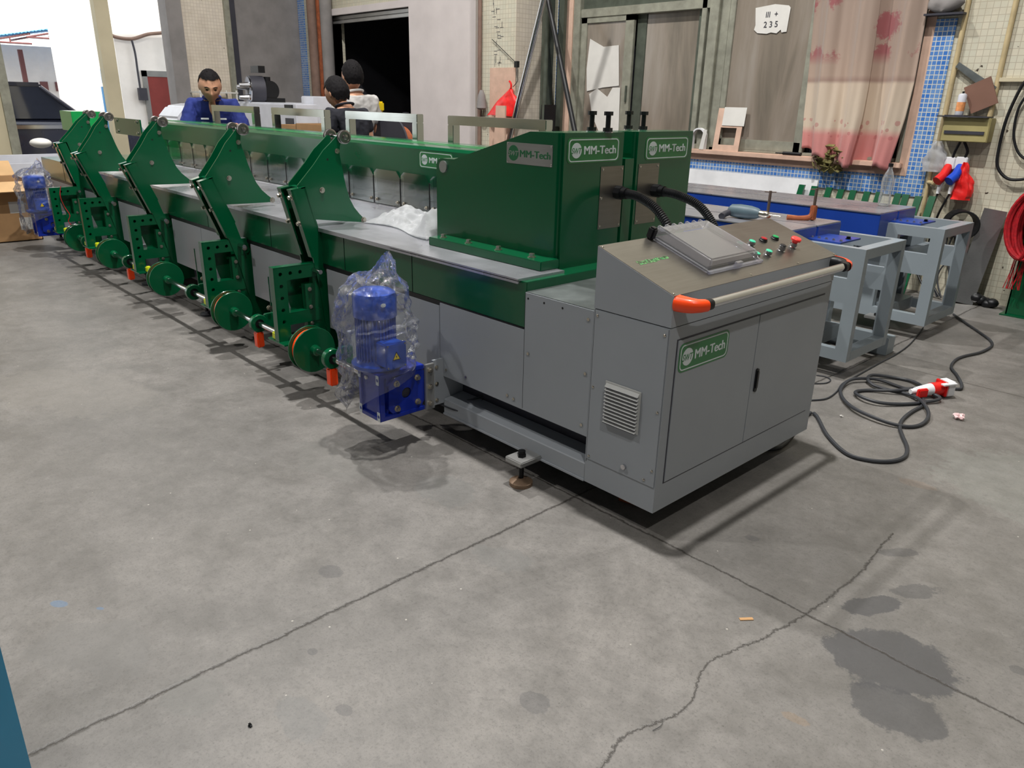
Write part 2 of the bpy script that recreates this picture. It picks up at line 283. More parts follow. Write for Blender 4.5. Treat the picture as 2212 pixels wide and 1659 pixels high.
# ------------------------------------------------------------------ mesh helpers
class MB:
    def __init__(s): s.bm = bmesh.new(); s.sm = False
    def _xf(s, vs, M_):
        if M_ is not None: bmesh.ops.transform(s.bm, matrix=M_, verts=vs)
    def box(s, x0, x1, y0, y1, z0, z1, bev=0.0, X=None):
        if x1 < x0: x0, x1 = x1, x0
        if y1 < y0: y0, y1 = y1, y0
        if z1 < z0: z0, z1 = z1, z0
        r = bmesh.ops.create_cube(s.bm, size=1.0); vs = r['verts']
        for v in vs: v.co = Vector(((x0 + x1) / 2 + v.co.x * (x1 - x0), (y0 + y1) / 2 + v.co.y * (y1 - y0), (z0 + z1) / 2 + v.co.z * (z1 - z0)))
        if bev:
            es = list({e for v in vs for e in v.link_edges})
            r2 = bmesh.ops.bevel(s.bm, geom=es, offset=bev, segments=2, affect='EDGES'); vs = list({v for f in r2['faces'] for v in f.verts} | {v for v in vs if v.is_valid})
        s._xf(vs, X); return s
    def cyl(s, p0, p1, r, r2=None, n=20, caps=True):
        p0, p1 = Vector(p0), Vector(p1); d = p1 - p0
        q = d.to_track_quat('Z', 'Y').to_matrix().to_4x4()
        bmesh.ops.create_cone(s.bm, cap_ends=caps, segments=n, radius1=r, radius2=r if r2 is None else r2, depth=d.length, matrix=Matrix.Translation((p0 + p1) / 2) @ q); return s
    def sph(s, c, r, sc=(1, 1, 1), sub=2):
        r_ = bmesh.ops.create_icosphere(s.bm, subdivisions=sub, radius=r)
        for v in r_['verts']: v.co = Vector(c) + Vector((v.co.x * sc[0], v.co.y * sc[1], v.co.z * sc[2]))
        return s
    def tube(s, pts, r, n=8, closed=False, rad=None):
        pts = [Vector(p) for p in pts]; N = len(pts); rings = []; up = Vector((0, 0, 1)); prev = None
        for i, p in enumerate(pts):
            a = pts[i - 1] if (i > 0 or closed) else pts[0]; b = pts[(i + 1) % N] if (i < N - 1 or closed) else pts[-1]
            d = (b - a).normalized()
            if prev is None:
                u = d.cross(up); u = u.normalized() if u.length > 1e-3 else Vector((1, 0, 0))
            else:
                u = prev - d * prev.dot(d); u = u.normalized() if u.length > 1e-4 else d.orthogonal().normalized()
            prev = u; w = d.cross(u); rr = rad[i] if rad else r
            rings.append([s.bm.verts.new(p + u * math.cos(2 * PI * k / n) * rr + w * math.sin(2 * PI * k / n) * rr) for k in range(n)])
        for i in range(N if closed else N - 1):
            A, B = rings[i], rings[(i + 1) % N]
            for k in range(n): s.bm.faces.new((A[k], A[(k + 1) % n], B[(k + 1) % n], B[k]))
        if not closed: s.bm.faces.new(list(reversed(rings[0]))); s.bm.faces.new(rings[-1])
        return s
    def prism(s, pts, axis, a, b, holes=()):
        """polygon in the plane across axis, from a to b; pts are the two other coordinates in xyz order"""
        def V(u, v, w): return {'x': (w, u, v), 'y': (u, w, v), 'z': (u, v, w)}[axis]
        es = []; vs = []
        for loop in [pts] + list(holes):
            L = [s.bm.verts.new(V(u, v, a)) for u, v in loop]; vs += L
            for i in range(len(L)): es.append(s.bm.edges.new((L[i], L[(i + 1) % len(L)])))
        if holes:
            g = bmesh.ops.triangle_fill(s.bm, use_beauty=True, use_dissolve=False, edges=es); fs = [f for f in g['geom'] if isinstance(f, bmesh.types.BMFace)]
        else: fs = [s.bm.faces.new(vs)]
        r = bmesh.ops.extrude_face_region(s.bm, geom=fs); nv = [v for v in r['geom'] if isinstance(v, bmesh.types.BMVert)]
        bmesh.ops.translate(s.bm, vec=V(0, 0, b - a), verts=nv)
        return s
    def lathe(s, prof, o=(0, 0, 0), axis='z', n=28):
        rings = []
        for r, h in prof:
            R_ = []
            for k in range(n):
                c_, s_ = math.cos(2 * PI * k / n) * max(r, 1e-4), math.sin(2 * PI * k / n) * max(r, 1e-4)
                v = {'z': (c_, s_, h), 'x': (h, c_, s_), 'y': (s_, h, c_)}[axis]
                R_.append(s.bm.verts.new(Vector(o) + Vector(v)))
            rings.append(R_)
        for A, B in zip(rings, rings[1:]):
            for k in range(n): s.bm.faces.new((A[k], A[(k + 1) % n], B[(k + 1) % n], B[k]))
        s.bm.faces.new(list(reversed(rings[0]))); s.bm.faces.new(rings[-1]); return s
    def grid(s, nx, ny, fn):
        V = [[s.bm.verts.new(fn(i / nx, j / ny)) for j in range(ny + 1)] for i in range(nx + 1)]
        for i in range(nx):
            for j in range(ny): s.bm.faces.new((V[i][j], V[i + 1][j], V[i + 1][j + 1], V[i][j + 1]))
        return s
    def mesh(s, name, smooth=True):
        bmesh.ops.recalc_face_normals(s.bm, faces=s.bm.faces[:])
        me = bpy.data.meshes.new(name); s.bm.to_mesh(me); s.bm.free()
        if smooth:
            for p in me.polygons: p.use_smooth = True
            me.set_sharp_from_angle(angle=math.radians(34))
        return me
    def obj(s, name, mat, parent=None, origin=None, smooth=True):
        me = s.mesh(name, smooth)
        ms = mat if isinstance(mat, (list, tuple)) else [mat]
        for m in ms: me.materials.append(m)
        o = bpy.data.objects.new(name, me); COL.objects.link(o)
        if origin is not None:
            me.transform(Matrix.Translation(-Vector(origin))); o.location = origin
        if parent is not None:
            o.parent = parent
            if parent.location.length or parent.rotation_euler[:] != (0, 0, 0):
                o.matrix_parent_inverse = basis_world(parent).inverted()
        return o
def basis_world(o):
    m = o.matrix_basis.copy()
    if o.parent is not None: m = basis_world(o.parent) @ o.matrix_parent_inverse @ m
    return m
def tag(o, label, cat, group=None):
    o['label'] = label; o['category'] = cat
    if group: o['group'] = group
    return o
def thing(name, label, cat, loc=(0, 0, 0), group=None):
    o = bpy.data.objects.new(name, None); COL.objects.link(o); o.location = loc; o.empty_display_size = 0.05
    return tag(o, label, cat, group)
def struct(o): o['kind'] = 'structure'; return o
def dup(root):
    c = root.copy(); COL.objects.link(c)
    for ch in root.children:
        d = dup(ch); d.parent = c; d.matrix_parent_inverse = ch.matrix_parent_inverse.copy()
    return c
def world_box(name, mat, *a, bev=0.0): return MB().box(*a, bev=bev).obj(name, mat)
def at(px, py, axis, val):
    """point on a world plane seen at a place of the photograph (used for flat plans on the floor and on walls)"""
    d = CR * ((px - CW / 2) / FPX) + CU * (-(py - CH / 2) / FPX) + CF
    i = 'xyz'.index(axis); return CC + d * ((val - CC[i]) / d[i])
def smoothpath(pts, sub=6, closed=False):
    pts = [Vector(p) for p in pts]; out = []; N = len(pts)
    for i in range(N if closed else N - 1):
        g = lambda k: pts[k % N] if closed else pts[max(0, min(N - 1, k))]
        a, b, c, d = g(i - 1), g(i), g(i + 1), g(i + 2)
        for j in range(sub):
            t = j / sub; t2, t3 = t * t, t * t * t
            out.append(0.5 * ((2 * b) + (c - a) * t + (2 * a - 5 * b + 4 * c - d) * t2 + (3 * b - a - 3 * c + d) * t3))
    if not closed: out.append(pts[-1])
    return out
def text_mesh(txt, size, bold=0.0, shear=0.0, width=None, depth=0.0006, cx=0.0, cy=0.0, fat=0.0):
    cu = bpy.data.curves.new('t', 'FONT'); cu.body = txt; cu.size = size; cu.offset = bold; cu.shear = shear; cu.extrude = depth; cu.align_x = 'CENTER'; cu.align_y = 'CENTER'
    o = bpy.data.objects.new('t', cu); COL.objects.link(o); dg = bpy.context.evaluated_depsgraph_get(); dg.update()
    me = bpy.data.meshes.new_from_object(o.evaluated_get(dg)); bpy.data.objects.remove(o); bpy.data.curves.remove(cu)
    if fat:
        b_ = bmesh.new(); b_.from_mesh(me); g0 = b_.verts[:] + b_.edges[:] + b_.faces[:]
        for k_, (ax_, ay_) in enumerate(((fat, 0), (-fat, 0), (fat * .5, fat * .45), (-fat * .5, -fat * .45))):
            r_ = bmesh.ops.duplicate(b_, geom=g0); nv_ = [v for v in r_['geom'] if isinstance(v, bmesh.types.BMVert)]
            for v in nv_: v.co += Vector((ax_, ay_, -.00004 * (k_ + 1)))
        b_.to_mesh(me); b_.free()
    xs = [v.co.x for v in me.vertices]; ys = [v.co.y for v in me.vertices]
    mx, my = (max(xs) + min(xs)) / 2, (max(ys) + min(ys)) / 2
    k = width / (max(xs) - min(xs)) if width else 1.0
    for v in me.vertices: v.co = Vector(((v.co.x - mx) * k + cx, (v.co.y - my) + cy, v.co.z))
    return me
def frame_mat(o, u, v):
    """matrix taking (x,y,z) to o + u*x + v*y + n*z"""
    u, v = Vector(u).normalized(), Vector(v).normalized(); n = u.cross(v)
    return Matrix(((u.x, v.x, n.x, o[0]), (u.y, v.y, n.y, o[1]), (u.z, v.z, n.z, o[2]), (0, 0, 0, 1)))
def rrect(w, h, r, n=6, cx=0, cy=0):
    out = []
    for qx, qy, a0 in ((1, 1, 0), (-1, 1, 90), (-1, -1, 180), (1, -1, 270)):
        for k in range(n + 1):
            a = math.radians(a0 + 90 * k / n); out.append((cx + qx * (w / 2 - r) + r * math.cos(a), cy + qy * (h / 2 - r) + r * math.sin(a)))
    return out
def circ(cx, cy, r, n=16): return [(cx + r * math.cos(2 * PI * k / n), cy + r * math.sin(2 * PI * k / n)) for k in range(n)]
def logo_sign(mx, w, h, parent, style='green'):
    """plate (w x h) in its own xy plane, placed with matrix mx; returns the plate"""
    m = MB().prism(rrect(w, h, h * 0.22 if style == 'green' else h * 0.04), 'z', 0, 0.0012)
    bmesh.ops.transform(m.bm, matrix=mx, verts=m.bm.verts[:])
    pl = m.obj('nameplate', M['label'] if style == 'green' else M['steel'], parent)
    ink = M['labelw'] if style == 'green' else M['labelg']
    if style == 'green':
        b = MB().prism(rrect(w * 0.955, h * 0.88, h * 0.19), 'z', 0.0012, 0.0018, holes=[rrect(w * 0.925, h * 0.80, h * 0.155)])
        bmesh.ops.transform(b.bm, matrix=mx, verts=b.bm.verts[:]); b.obj('plate_border', M['labelw'], pl)
        cx, R_, tx, tw, th = -w * 0.335, h * 0.30, w * 0.115, w * 0.62, h * 0.46
    else: cx, R_, tx, tw, th = -w * 0.345, h * 0.37, w * 0.13, w * 0.66, h * 0.46
    e = MB().prism(circ(cx, 0, R_, 40), 'z', 0.0012, 0.0018); bmesh.ops.transform(e.bm, matrix=mx, verts=e.bm.verts[:]); e.obj('emblem_disc', ink, pl)
    back = M['label'] if style == 'green' else M['alu']
    me = text_mesh('SWT', h * 0.33, 0.0, 0.25, R_ * 1.95, 0.0004, cx, -h * 0.01)
    me.transform(mx @ Matrix.Translation((0, 0, 0.0022))); me.materials.append(back)
    o = bpy.data.objects.new('emblem_letters', me); COL.objects.link(o); o.parent = pl
    me = text_mesh('MM-Tech', th, 0.0, 0.0, tw, 0.0004, tx, 0, fat=th * .028)
    me.transform(mx @ Matrix.Translation((0, 0, 0.0016))); me.materials.append(ink)
    o = bpy.data.objects.new('lettering', me); COL.objects.link(o); o.parent = pl
    if style != 'green':
        for sx in (-1, 1):
            for sy in (-1, 1):
                q = MB().lathe([(0.004, 0), (0.004, 0.0015), (0.002, 0.003)], (sx * w * 0.475, sy * h * 0.42, 0.001), n=12)
                bmesh.ops.transform(q.bm, matrix=mx, verts=q.bm.verts[:]); q.obj('screw', M['zinc'], pl)
    return pl
def hexbolt(m, p, d, r=0.011, h=0.011, washer=True):
    """hex/cap bolt head at p along d"""
    p, d = Vector(p), Vector(d).normalized()
    if washer: m.cyl(p, p + d * 0.003, r * 1.45, n=18)
    m.cyl(p + d * 0.002, p + d * (0.003 + h), r, n=6); m.cyl(p + d * (0.003 + h), p + d * (0.004 + h), r * 0.5, n=10)
    return m
def part_bolt(name, p, d, parent, r=0.009, h=0.009, mat='zinc'): return hexbolt(MB(), p, d, r, h).obj(name, M[mat], parent)
# ------------------------------------------------------------------ high bay lamps (light only, above the frame)
for i, (x, y, e) in enumerate([(-0.4, 0.45, 640), (-5.2, 0.6, 600), (-4.2, -4.2, 270), (4.2, -3.2, 300)]):
    ld = bpy.data.lights.new('high_bay_light', 'AREA'); ld.shape = 'DISK'; ld.size = 0.24; ld.energy = e; ld.color = (1.0, 0.975, 0.945)
    lo = bpy.data.objects.new('high_bay_light', ld); COL.objects.link(lo); lo.location = (x, y, 8.7)
# ------------------------------------------------------------------ the hall
YW = 5.2; XE = -12.0
def WX(x): return 1.417 + (x - 1.417) * 1.0283       # a width measured on y=5.0 carried to the wall plane
def WZ(z): return 1.53 + (z - 1.53) * 1.0283
struct(world_box('floor', M['floor'], -34, 9, -12, 14, -0.2, 0))
def sbox(name, mat, *a, bev=0.0): return struct(world_box(name, mat, *a, bev=bev))
sbox('ceiling', M['wallgrey'], -12.4, 9, -10, 5.5, 9.2, 9.4)
sbox('wall_front', M['wallgrey'], -12.4, 9, -10.2, -10, 0, 9.2)
sbox('wall_right', M['wallgrey'], 8.8, 9.0, -10, 5.5, 0, 9.2)
# window wall, built of piers and strips around its openings
m = MB()
xl, xr = WX(-5.17), WX(-1.25); zs = WZ(1.10)
m.box(WX(-1.25), 9, YW, YW + 0.25, 0, 9.2); m.box(xl, xr, YW, YW + 0.25, 0, zs); m.box(xl, xr, YW, YW + 0.25, 3.45, 9.2)
m.box(WX(-8.33), xl, YW, YW + 0.25, 0, 9.2); m.box(WX(-10.57), WX(-8.33), YW, YW + 0.25, WZ(2.76), 9.2); m.box(-12.3, WX(-10.57), YW, YW + 0.25, 0, 9.2)
struct(m.obj('wall_back', M['tile']))
sbox('wall_back_plaster', M['plaster'], WX(-8.33), WX(-6.85), YW - 0.06, YW, 0, 9.0)
# pier in front of the wall
sbox('wall_back_pier', M['tile'], -6.40, -5.72, 4.6, YW, 0, 9.0)
sbox('wall_back_pier_side', M['tiley'], -5.72, -5.712, 4.6, YW, 0, 9.0)
# blue mosaic bands and pink reveal
sbox('trim_1', M['tileb'], WX(-3.45), WX(-1.02), YW - 0.012, YW, WZ(0.835), WZ(1.0))
sbox('trim_2', M['tileb'], WX(-1.175), WX(-1.02), YW - 0.013, YW, WZ(1.0), WZ(2.22))
sbox('trim_3', M['tileb'], WX(-5.41), WX(-5.28), YW - 0.012, YW, 0.6, 4.0)
sbox('trim_4', M['pink'], WX(-1.25), WX(-1.175), YW - 0.014, YW, WZ(1.0), 3.6)
sbox('trim_5', M['pink'], WX(-5.28), WX(-5.17), YW - 0.014, YW, 0.9, 3.6)
sbox('trim_6', M['tileb'], -6.40, -6.34, 4.592, 4.6, 0.5, 4.2)
sbox('trim_7', M['pink'], WX(-3.5), WX(-1.175), YW - 0.016, YW, WZ(1.0), WZ(1.07))
sbox('window_sill_1', M['pink'], WX(-5.2), WX(-1.22), YW - 0.07, YW + 0.25, WZ(1.06), WZ(1.105), bev=0.006)['kind'] = 'structure'
# windows
def bars(name, mat, L, parent=None):
    m = MB()
    for b in L: m.box(*b, bev=0.004)
    return m.obj(name, mat, parent)
z0, z1 = WZ(1.105), 3.44
w1 = struct(bars('window_1', M['winframe'], [(WX(-5.17), WX(-3.33), YW + 0.02, YW + 0.12, WZ(2.44), WZ(2.53)), (WX(-5.17), WX(-3.33), YW + 0.02, YW + 0.12, z0, z0 + 0.05),
    (WX(-5.17), WX(-5.07), YW + 0.0, YW + 0.14, z0, z1), (WX(-3.44), WX(-3.38), YW + 0.02, YW + 0.12, z0, z1)]))
bars('sash_frame', M['winframe'], [(WX(-4.42), WX(-4.30), YW + 0.03, YW + 0.07, z0, WZ(2.45)), (WX(-5.07), WX(-4.98), YW + 0.03, YW + 0.07, z0, WZ(2.45)), (WX(-5.07), WX(-4.3), YW + 0.03, YW + 0.07, WZ(2.38), WZ(2.45)), (WX(-5.07), WX(-4.3), YW + 0.03, YW + 0.07, z0, z0 + 0.09)], w1)
bars('sash_frame', M['winframed'], [(WX(-4.30), WX(-4.17), YW + 0.09, YW + 0.12, z0, WZ(2.45)), (WX(-3.5), WX(-3.40), YW + 0.07, YW + 0.13, z0, WZ(2.45)), (WX(-4.3), WX(-3.44), YW + 0.07, YW + 0.12, z0, z0 + 0.08)], w1)
MB().box(WX(-4.98), WX(-4.42), YW + 0.045, YW + 0.053, z0 + 0.05, WZ(2.42)).obj('pane', M['pane'], w1)
MB().box(WX(-4.17), WX(-3.44), YW + 0.10, YW + 0.108, z0 + 0.05, WZ(2.45)).obj('pane', M['pane'], w1)
MB().box(WX(-5.1), WX(-3.4), YW + 0.06, YW + 0.068, WZ(2.53), z1).obj('pane', M['winframed'], w1)
MB().box(WX(-4.355), WX(-4.335), YW + 0.015, YW + 0.03, WZ(1.55), WZ(1.72)).obj('sash_handle', M['winframed'], w1)
w2 = struct(bars('window_2', M['winframe'], [(WX(-3.33), WX(-3.22), YW - 0.01, YW + 0.14, z0, z1), (WX(-3.22), WX(-3.12), YW + 0.03, YW + 0.12, z0, z1), (WX(-3.2), WX(-1.25), YW + 0.03, YW + 0.12, z0, z0 + 0.03), (WX(-1.29), WX(-1.25), YW - 0.01, YW + 0.12, z0, z1)]))
bars('sash_frame', M['winframe'], [(WX(-2.27), WX(-2.17), YW + 0.03, YW + 0.08, z0, z1), (WX(-3.12), WX(-2.2), YW + 0.03, YW + 0.07, z0 + 0.02, z0 + 0.12), (WX(-3.12), WX(-3.06), YW + 0.03, YW + 0.07, z0, z1)], w2)
MB().box(WX(-3.07), WX(-2.25), YW + 0.045, YW + 0.053, z0 + 0.1, z1).obj('pane', M['pane'], w2)
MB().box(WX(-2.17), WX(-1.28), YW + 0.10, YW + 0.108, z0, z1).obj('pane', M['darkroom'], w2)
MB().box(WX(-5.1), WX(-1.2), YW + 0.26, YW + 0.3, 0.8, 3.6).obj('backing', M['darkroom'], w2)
# torn paper stuck behind the left sash
m = MB()
def sheet(L, y, t=0.003): MBx = MB(); MBx.prism([(WX(a), WZ(b)) for a, b in L], 'y', y, y + t); return MBx
tag(sheet([(-4.93, 2.22), (-4.72, 2.13), (-4.5, 2.14), (-4.46, 1.72), (-4.7, 1.7), (-4.94, 1.66), (-4.96, 1.9)], YW + 0.035).obj('torn_poster', M['paper']), 'torn white poster on the upper half of the left sliding pane', 'paper', 'torn posters on the left pane')
tag(sheet([(-4.9, 1.63), (-4.78, 1.69), (-4.62, 1.60), (-4.55, 1.70), (-4.44, 1.70), (-4.42, 1.22), (-4.72, 1.22), (-4.84, 1.4)], YW + 0.034).obj('torn_poster', M['paper']), 'torn white poster on the lower half of the left sliding pane', 'paper', 'torn posters on the left pane')
nt = sheet([(-2.85, 2.41), (-2.65, 2.43), (-2.51, 2.41), (-2.49, 2.39), (-2.5, 2.19), (-2.55, 2.185), (-2.56, 2.21), (-2.60, 2.18), (-2.66, 2.19), (-2.70, 2.18), (-2.80, 2.19), (-2.84, 2.22), (-2.83, 2.26), (-2.84, 2.33)], YW + 0.036).obj('paper_notice', M['paper'])
tag(nt, 'cream torn paper notice with the numbers 2 3 5 stuck high on the middle pane', 'paper')
for txt, x, z, s in (('2 3 5', -2.67, 2.26, 0.075), ('III  +', -2.67, 2.345, 0.07)):
    me = text_mesh(txt, s, 0.0005, 0, None, 0.0005); me.transform(frame_mat((WX(x), YW + 0.034, WZ(z)), (1, 0, 0), (0, 0, 1))); me.materials.append(M['dgrey'])
    o = bpy.data.objects.new('lettering', me); COL.objects.link(o); o.parent = nt
# curtain
def curt(u, v):
    x = -2.28 + u * 1.02; z = 3.4 - v * 2.36
    f = math.sin(u * 19 + 0.9 * math.sin(v * 3)) * 0.065 + math.sin(u * 9.3 + 1) * 0.045 + math.sin(u * 47 + v * 2) * 0.010 + math.sin(u * 83 + 2) * .004
    x += (0.10 - 0.18 * max(0, v - 0.82) * (u - 0.2) * 3 + 0.0) * v * (0.4 if u > 0.6 else 1) - 0.16 * max(0, v - 0.7) * u
    if u < 0.5: z += 0.12 * max(0, (v - 0.8)) * 5 * (0.5 - u) * 2
    return Vector((WX(x), YW - 0.08 + f * (0.5 + 0.7 * v), z + 0.02 * math.sin(u * 30) * (v > 0.97)))
cm = MB().grid(90, 60, curt); co = cm.obj('curtain', M['curtain']); tag(co, 'faded pink and cream patterned curtain hanging in the right hand window', 'curtain')
md = co.modifiers.new('s', 'SOLIDIFY'); md.thickness = 0.004
# roller shutter opening with the dark room behind
d1 = struct(bars('door_1', M['plaster'], [(WX(-10.57) - 0.1, WX(-10.57), YW - 0.05, YW + 0.2, 0, WZ(2.76) + 0.1), (WX(-10.57) - 0.1, WX(-8.33), YW - 0.05, YW + 0.2, WZ(2.76), WZ(2.76) + 0.1)]))
m = MB()
for k in range(14): m.box(WX(-10.57), WX(-8.33), YW + 0.02, YW + 0.05, WZ(2.76) - 0.12 + k * 0.06 - 0.0, WZ(2.76) - 0.12 + k * 0.06 + 0.052, bev=0.008)
m.obj('roller_shutter', M['alu'], d1)
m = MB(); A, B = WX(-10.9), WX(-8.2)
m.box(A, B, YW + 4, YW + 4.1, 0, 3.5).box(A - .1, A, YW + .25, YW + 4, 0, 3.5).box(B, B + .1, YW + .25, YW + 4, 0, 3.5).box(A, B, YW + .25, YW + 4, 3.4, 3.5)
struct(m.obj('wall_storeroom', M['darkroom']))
t_ = thing('storage_rack', 'dim storage rack with boxes inside the dark roller door opening', 'rack', (-9.6, YW + 2.2, 0))
bars('rack_frame', M['dgrey'], [(-10.5, -10.45, YW + 2, YW + 2.05, 0, 2.6), (-8.7, -8.65, YW + 2, YW + 2.05, 0, 2.6), (-10.5, -8.65, YW + 2, YW + 2.5, 1.2, 1.24), (-10.5, -8.65, YW + 2, YW + 2.5, 2.0, 2.04)], t_)
for x, z, w_ in ((-10.2, 2.04, .4), (-9.5, 2.04, .3), (-9.1, 1.24, .4), (-10.1, 1.24, .5)): MB().box(x, x + w_, YW + 2.05, YW + 2.4, z, z + 0.3, bev=.01).obj('carton', M['concrete'], t_)
# end wall at the far left: piers, post and sliding leaf around the big opening
sbox('wall_left_pier', M['tiley'], XE - 0.4, XE, 3.02, 3.83, 0, 9.2)
sbox('wall_left_column', M['concrete'], XE - 0.2, XE + 0.12, 2.86, 3.10, 0, 9.2)
sbox('wall_left_post', M['cream'], XE - 0.1, XE + 0.08, 1.83, 2.03, 0, 9.2)
sbox('wall_left_jamb', M['cream'], XE - 0.3, XE, -3.2, 0.42, 0, 9.2)
sbox('wall_left', M['cream'], XE - 0.3, XE, -10, -5.2, 0, 9.2)
sbox('wall_left_lintel', M['cream'], XE - 0.3, XE, -10, 5.5, 6.4, 9.2)
sbox('trim_8', M['winframe'], XE - 0.05, XE + 0.05, 0.42, 0.54, 0, 6.4)
sbox('wall_left_panel', M['concrete'], XE - 0.3, XE, 4.0, 5.45, 0, 9.2)
sbox('trim_9', M['winframe'], XE - 0.1, XE + 0.06, 3.83, 3.92, 0, 6.4)
sbox('trim_10', M['dgrey'], XE - 0.1, XE + 0.04, 3.92, 4.02, 0, 6.4)
for k, (x, r, mt) in enumerate(((-11.55, .08, 'bluep'), (-11.3, .09, 'pipeb'), (-11.05, .06, 'rust'), (-10.85, .1, 'concrete'))):
    if mt == 'bluep': sbox('trim_11', M['tileb'], -11.98, -11.78, YW - .02, YW, 0, 6)
    else: tag(MB().cyl((x, YW - .12, 0), (x, YW - .12, 7), r, n=16).obj('wall_pipe', M[mt]), {'pipeb': 'thick brown vertical pipe left of the roller door', 'rust': 'thin rust red vertical pipe left of the roller door', 'concrete': 'grey vertical pipe nearest the roller door jamb'}[mt], 'pipe')
# ------------------------------------------------------------------ outside
sbox('wall_outside_house', M['outer'], -22, -17.0, 3.6, 12, 0, 9)
hb = thing('neighbour_building', 'white rendered building with louvre window beyond the car', 'building', (-26, 0, 0))
MB().box(-27, -26, -8, 12, 0, 2.75).obj('wall', M['outer'], hb)
m = MB()
for k in range(11): m.box(-26.0, -25.93, 5.05, 5.57, 1.75 + k * 0.075, 1.75 + k * 0.075 + 0.045)
m.obj('louvre_window', M['cardl'], hb)
for y in (3.5, 4.4): MB().box(-25.2, -25.08, y, y + 0.11, 1.5, 2.6).obj('post', M['browns'], hb)
for y in (4.1, 4.5): MB().box(-26.02, -25.95, y, y + 0.2, 1.52, 1.78).obj('small_opening', M['browns'], hb)
cb = thing('porch_roof', 'blue corrugated porch roof on brown trusses outside the hall', 'roof', (-25, 4, 3))
m = MB()
m.grid(120, 2, lambda u, v: Vector((-26 + v * 2.2, 1.4 + u * 4.2, 2.62 + .75 * u + v * (-.02 + .06 * u) + 0.015 * math.sin(u * 300))))
o = m.obj('roof_sheet', M['bluer'], cb); md = o.modifiers.new('s', 'SOLIDIFY'); md.thickness = 0.02
MB().prism([(5.6, 2.6), (5.6, 3.36), (5.75, 3.3), (5.75, 2.55)], 'x', -26, -23.8).obj('end_sheet', M['bluer'], cb)
for k in range(4):
    y = 1.5 + k * 1.0; z = 2.55 + .16 * k
    MB().cyl((-23.85, y, z), (-23.85, y + 1.1, z), .025).cyl((-23.85, y, z), (-23.85, y + 1.1, z + .25), .025).cyl((-23.85, y + .6, z), (-23.85, y + .6, z + .14), .02).cyl((-23.85, y + .05, z), (-25.9, y + .05, z), .025).obj('truss', M['browns'], cb)
tag(MB().prism([(6.1, 4.42), (7.0, 4.85), (7.75, 4.72), (7.75, 4.35)], 'x', -32, -31.9).obj('blue_roof', M['bluer']), 'pale blue roof far behind the porch roof', 'roof')
dr = thing('house_door', 'red brown door with grey frame in the white house outside', 'door', (-17, 5, 0))
A = at(305, 152, 'x', -16.98); B = at(336, 235, 'x', -16.98)
MB().box(-17.0, -16.95, A.y, A.y + .10, 0, A.z).box(-17.0, -16.95, A.y + 1.0, A.y + 1.1, 0, A.z).box(-17, -16.95, A.y, A.y + 1.1, A.z - .12, A.z).obj('door_frame', M['alu'], dr)
MB().box(-17.0, -16.96, A.y + .1, A.y + 1.0, 0, A.z - .12).obj('door_leaf', M['reddoor'], dr)
# bundle of wires on the outer wall
pts = [at(x, y, 'x', -16.9) for x, y in ((236, 72), (250, 80), (285, 84), (320, 74), (355, 70), (395, 58), (470, 50))]
tag(MB().tube(smoothpath(pts), .035).obj('wire_bundle', M['pipeb']), 'sagging bundle of wires along the white outer wall', 'wire')
pts = [at(x, y, 'x', -16.9) for x, y in ((284, 84), (292, 115), (297, 150), (303, 190))]
tag(MB().tube(smoothpath(pts), .022).box(-16.95, -16.85, pts[-1].y - .05, pts[-1].y + .12, pts[-1].z - .25, pts[-1].z).obj('hanging_wire', M['dgrey']), 'dark wire dropping to a small meter box beside the red door', 'wire')
# blue drum on stand near the post outside
bx = at(228, 200, 'x', -14.5)
bd = thing('blue_stand', 'pale blue post with small blue drum outside beside the hall post', 'post', (bx.x, bx.y, 0))
MB().box(bx.x - .05, bx.x + .05, bx.y - .05, bx.y + .22, 0, 1.62).obj('upright', M['bluer'], bd)
MB().cyl((bx.x, bx.y + .06, 1.68), (bx.x, bx.y + .06, 1.92), .09).obj('drum', M['bluer'], bd)
# SUV seen through the opening
car = thing('parked_suv', 'dark blue SUV parked outside the left opening', 'car', (-15.6, 0.3, 0))
def section(y):
    """half profile of the car at its length coordinate"""
    pass
def carbody():
    L = [(-3.3, .45, .95), (-3.2, .35, 1.05), (-2.2, .3, 1.08), (-1.0, .28, 1.06), (0.5, .28, 1.04), (1.9, .28, 1.02), (2.3, .3, 1.0), (3.2, .32, .9), (3.35, .4, .7)]
    m = MB(); rings = []
    for y, zb, zt in L:
        w = .92 if -3.1 < y < 3.1 else .8; R_ = []
        for (a, b) in ((-w, zb + .12), (-w, (zb + zt) / 2), (-w + .02, zt - .12), (-w + .12, zt), (0, zt + .03), (w - .12, zt), (w - .02, zt - .12), (w, (zb + zt) / 2), (w, zb + .12), (w - .1, zb), (-w + .1, zb)):
            R_.append(m.bm.verts.new((-15.6 + a, y, b)))
        rings.append(R_)
    for A_, B_ in zip(rings, rings[1:]):
        for k in range(11): m.bm.faces.new((A_[k], A_[(k + 1) % 11], B_[(k + 1) % 11], B_[k]))
    m.bm.faces.new(rings[0]); m.bm.faces.new(list(reversed(rings[-1])))
    return m
carbody().obj('car_body', M['carp'], car)
def cabin(inset, zt, y0, y1, slope0, slope1):
    m = MB(); V = []
    for (y, z, w) in ((y0, 1.0, .88), (y0 + slope0, zt, .68), (y1 - slope1, zt, .68), (y1, 1.0, .88)):
        V.append([m.bm.verts.new((-15.6 + s * (w - inset), y, z)) for s in (-1, 1)])
    for i in range(3): m.bm.faces.new((V[i][0], V[i][1], V[i + 1][1], V[i + 1][0]))
    m.bm.faces.new([v[0] for v in V]); m.bm.faces.new([v[1] for v in V]); m.bm.faces.new((V[0][0], V[0][1], V[3][1], V[3][0])); return m
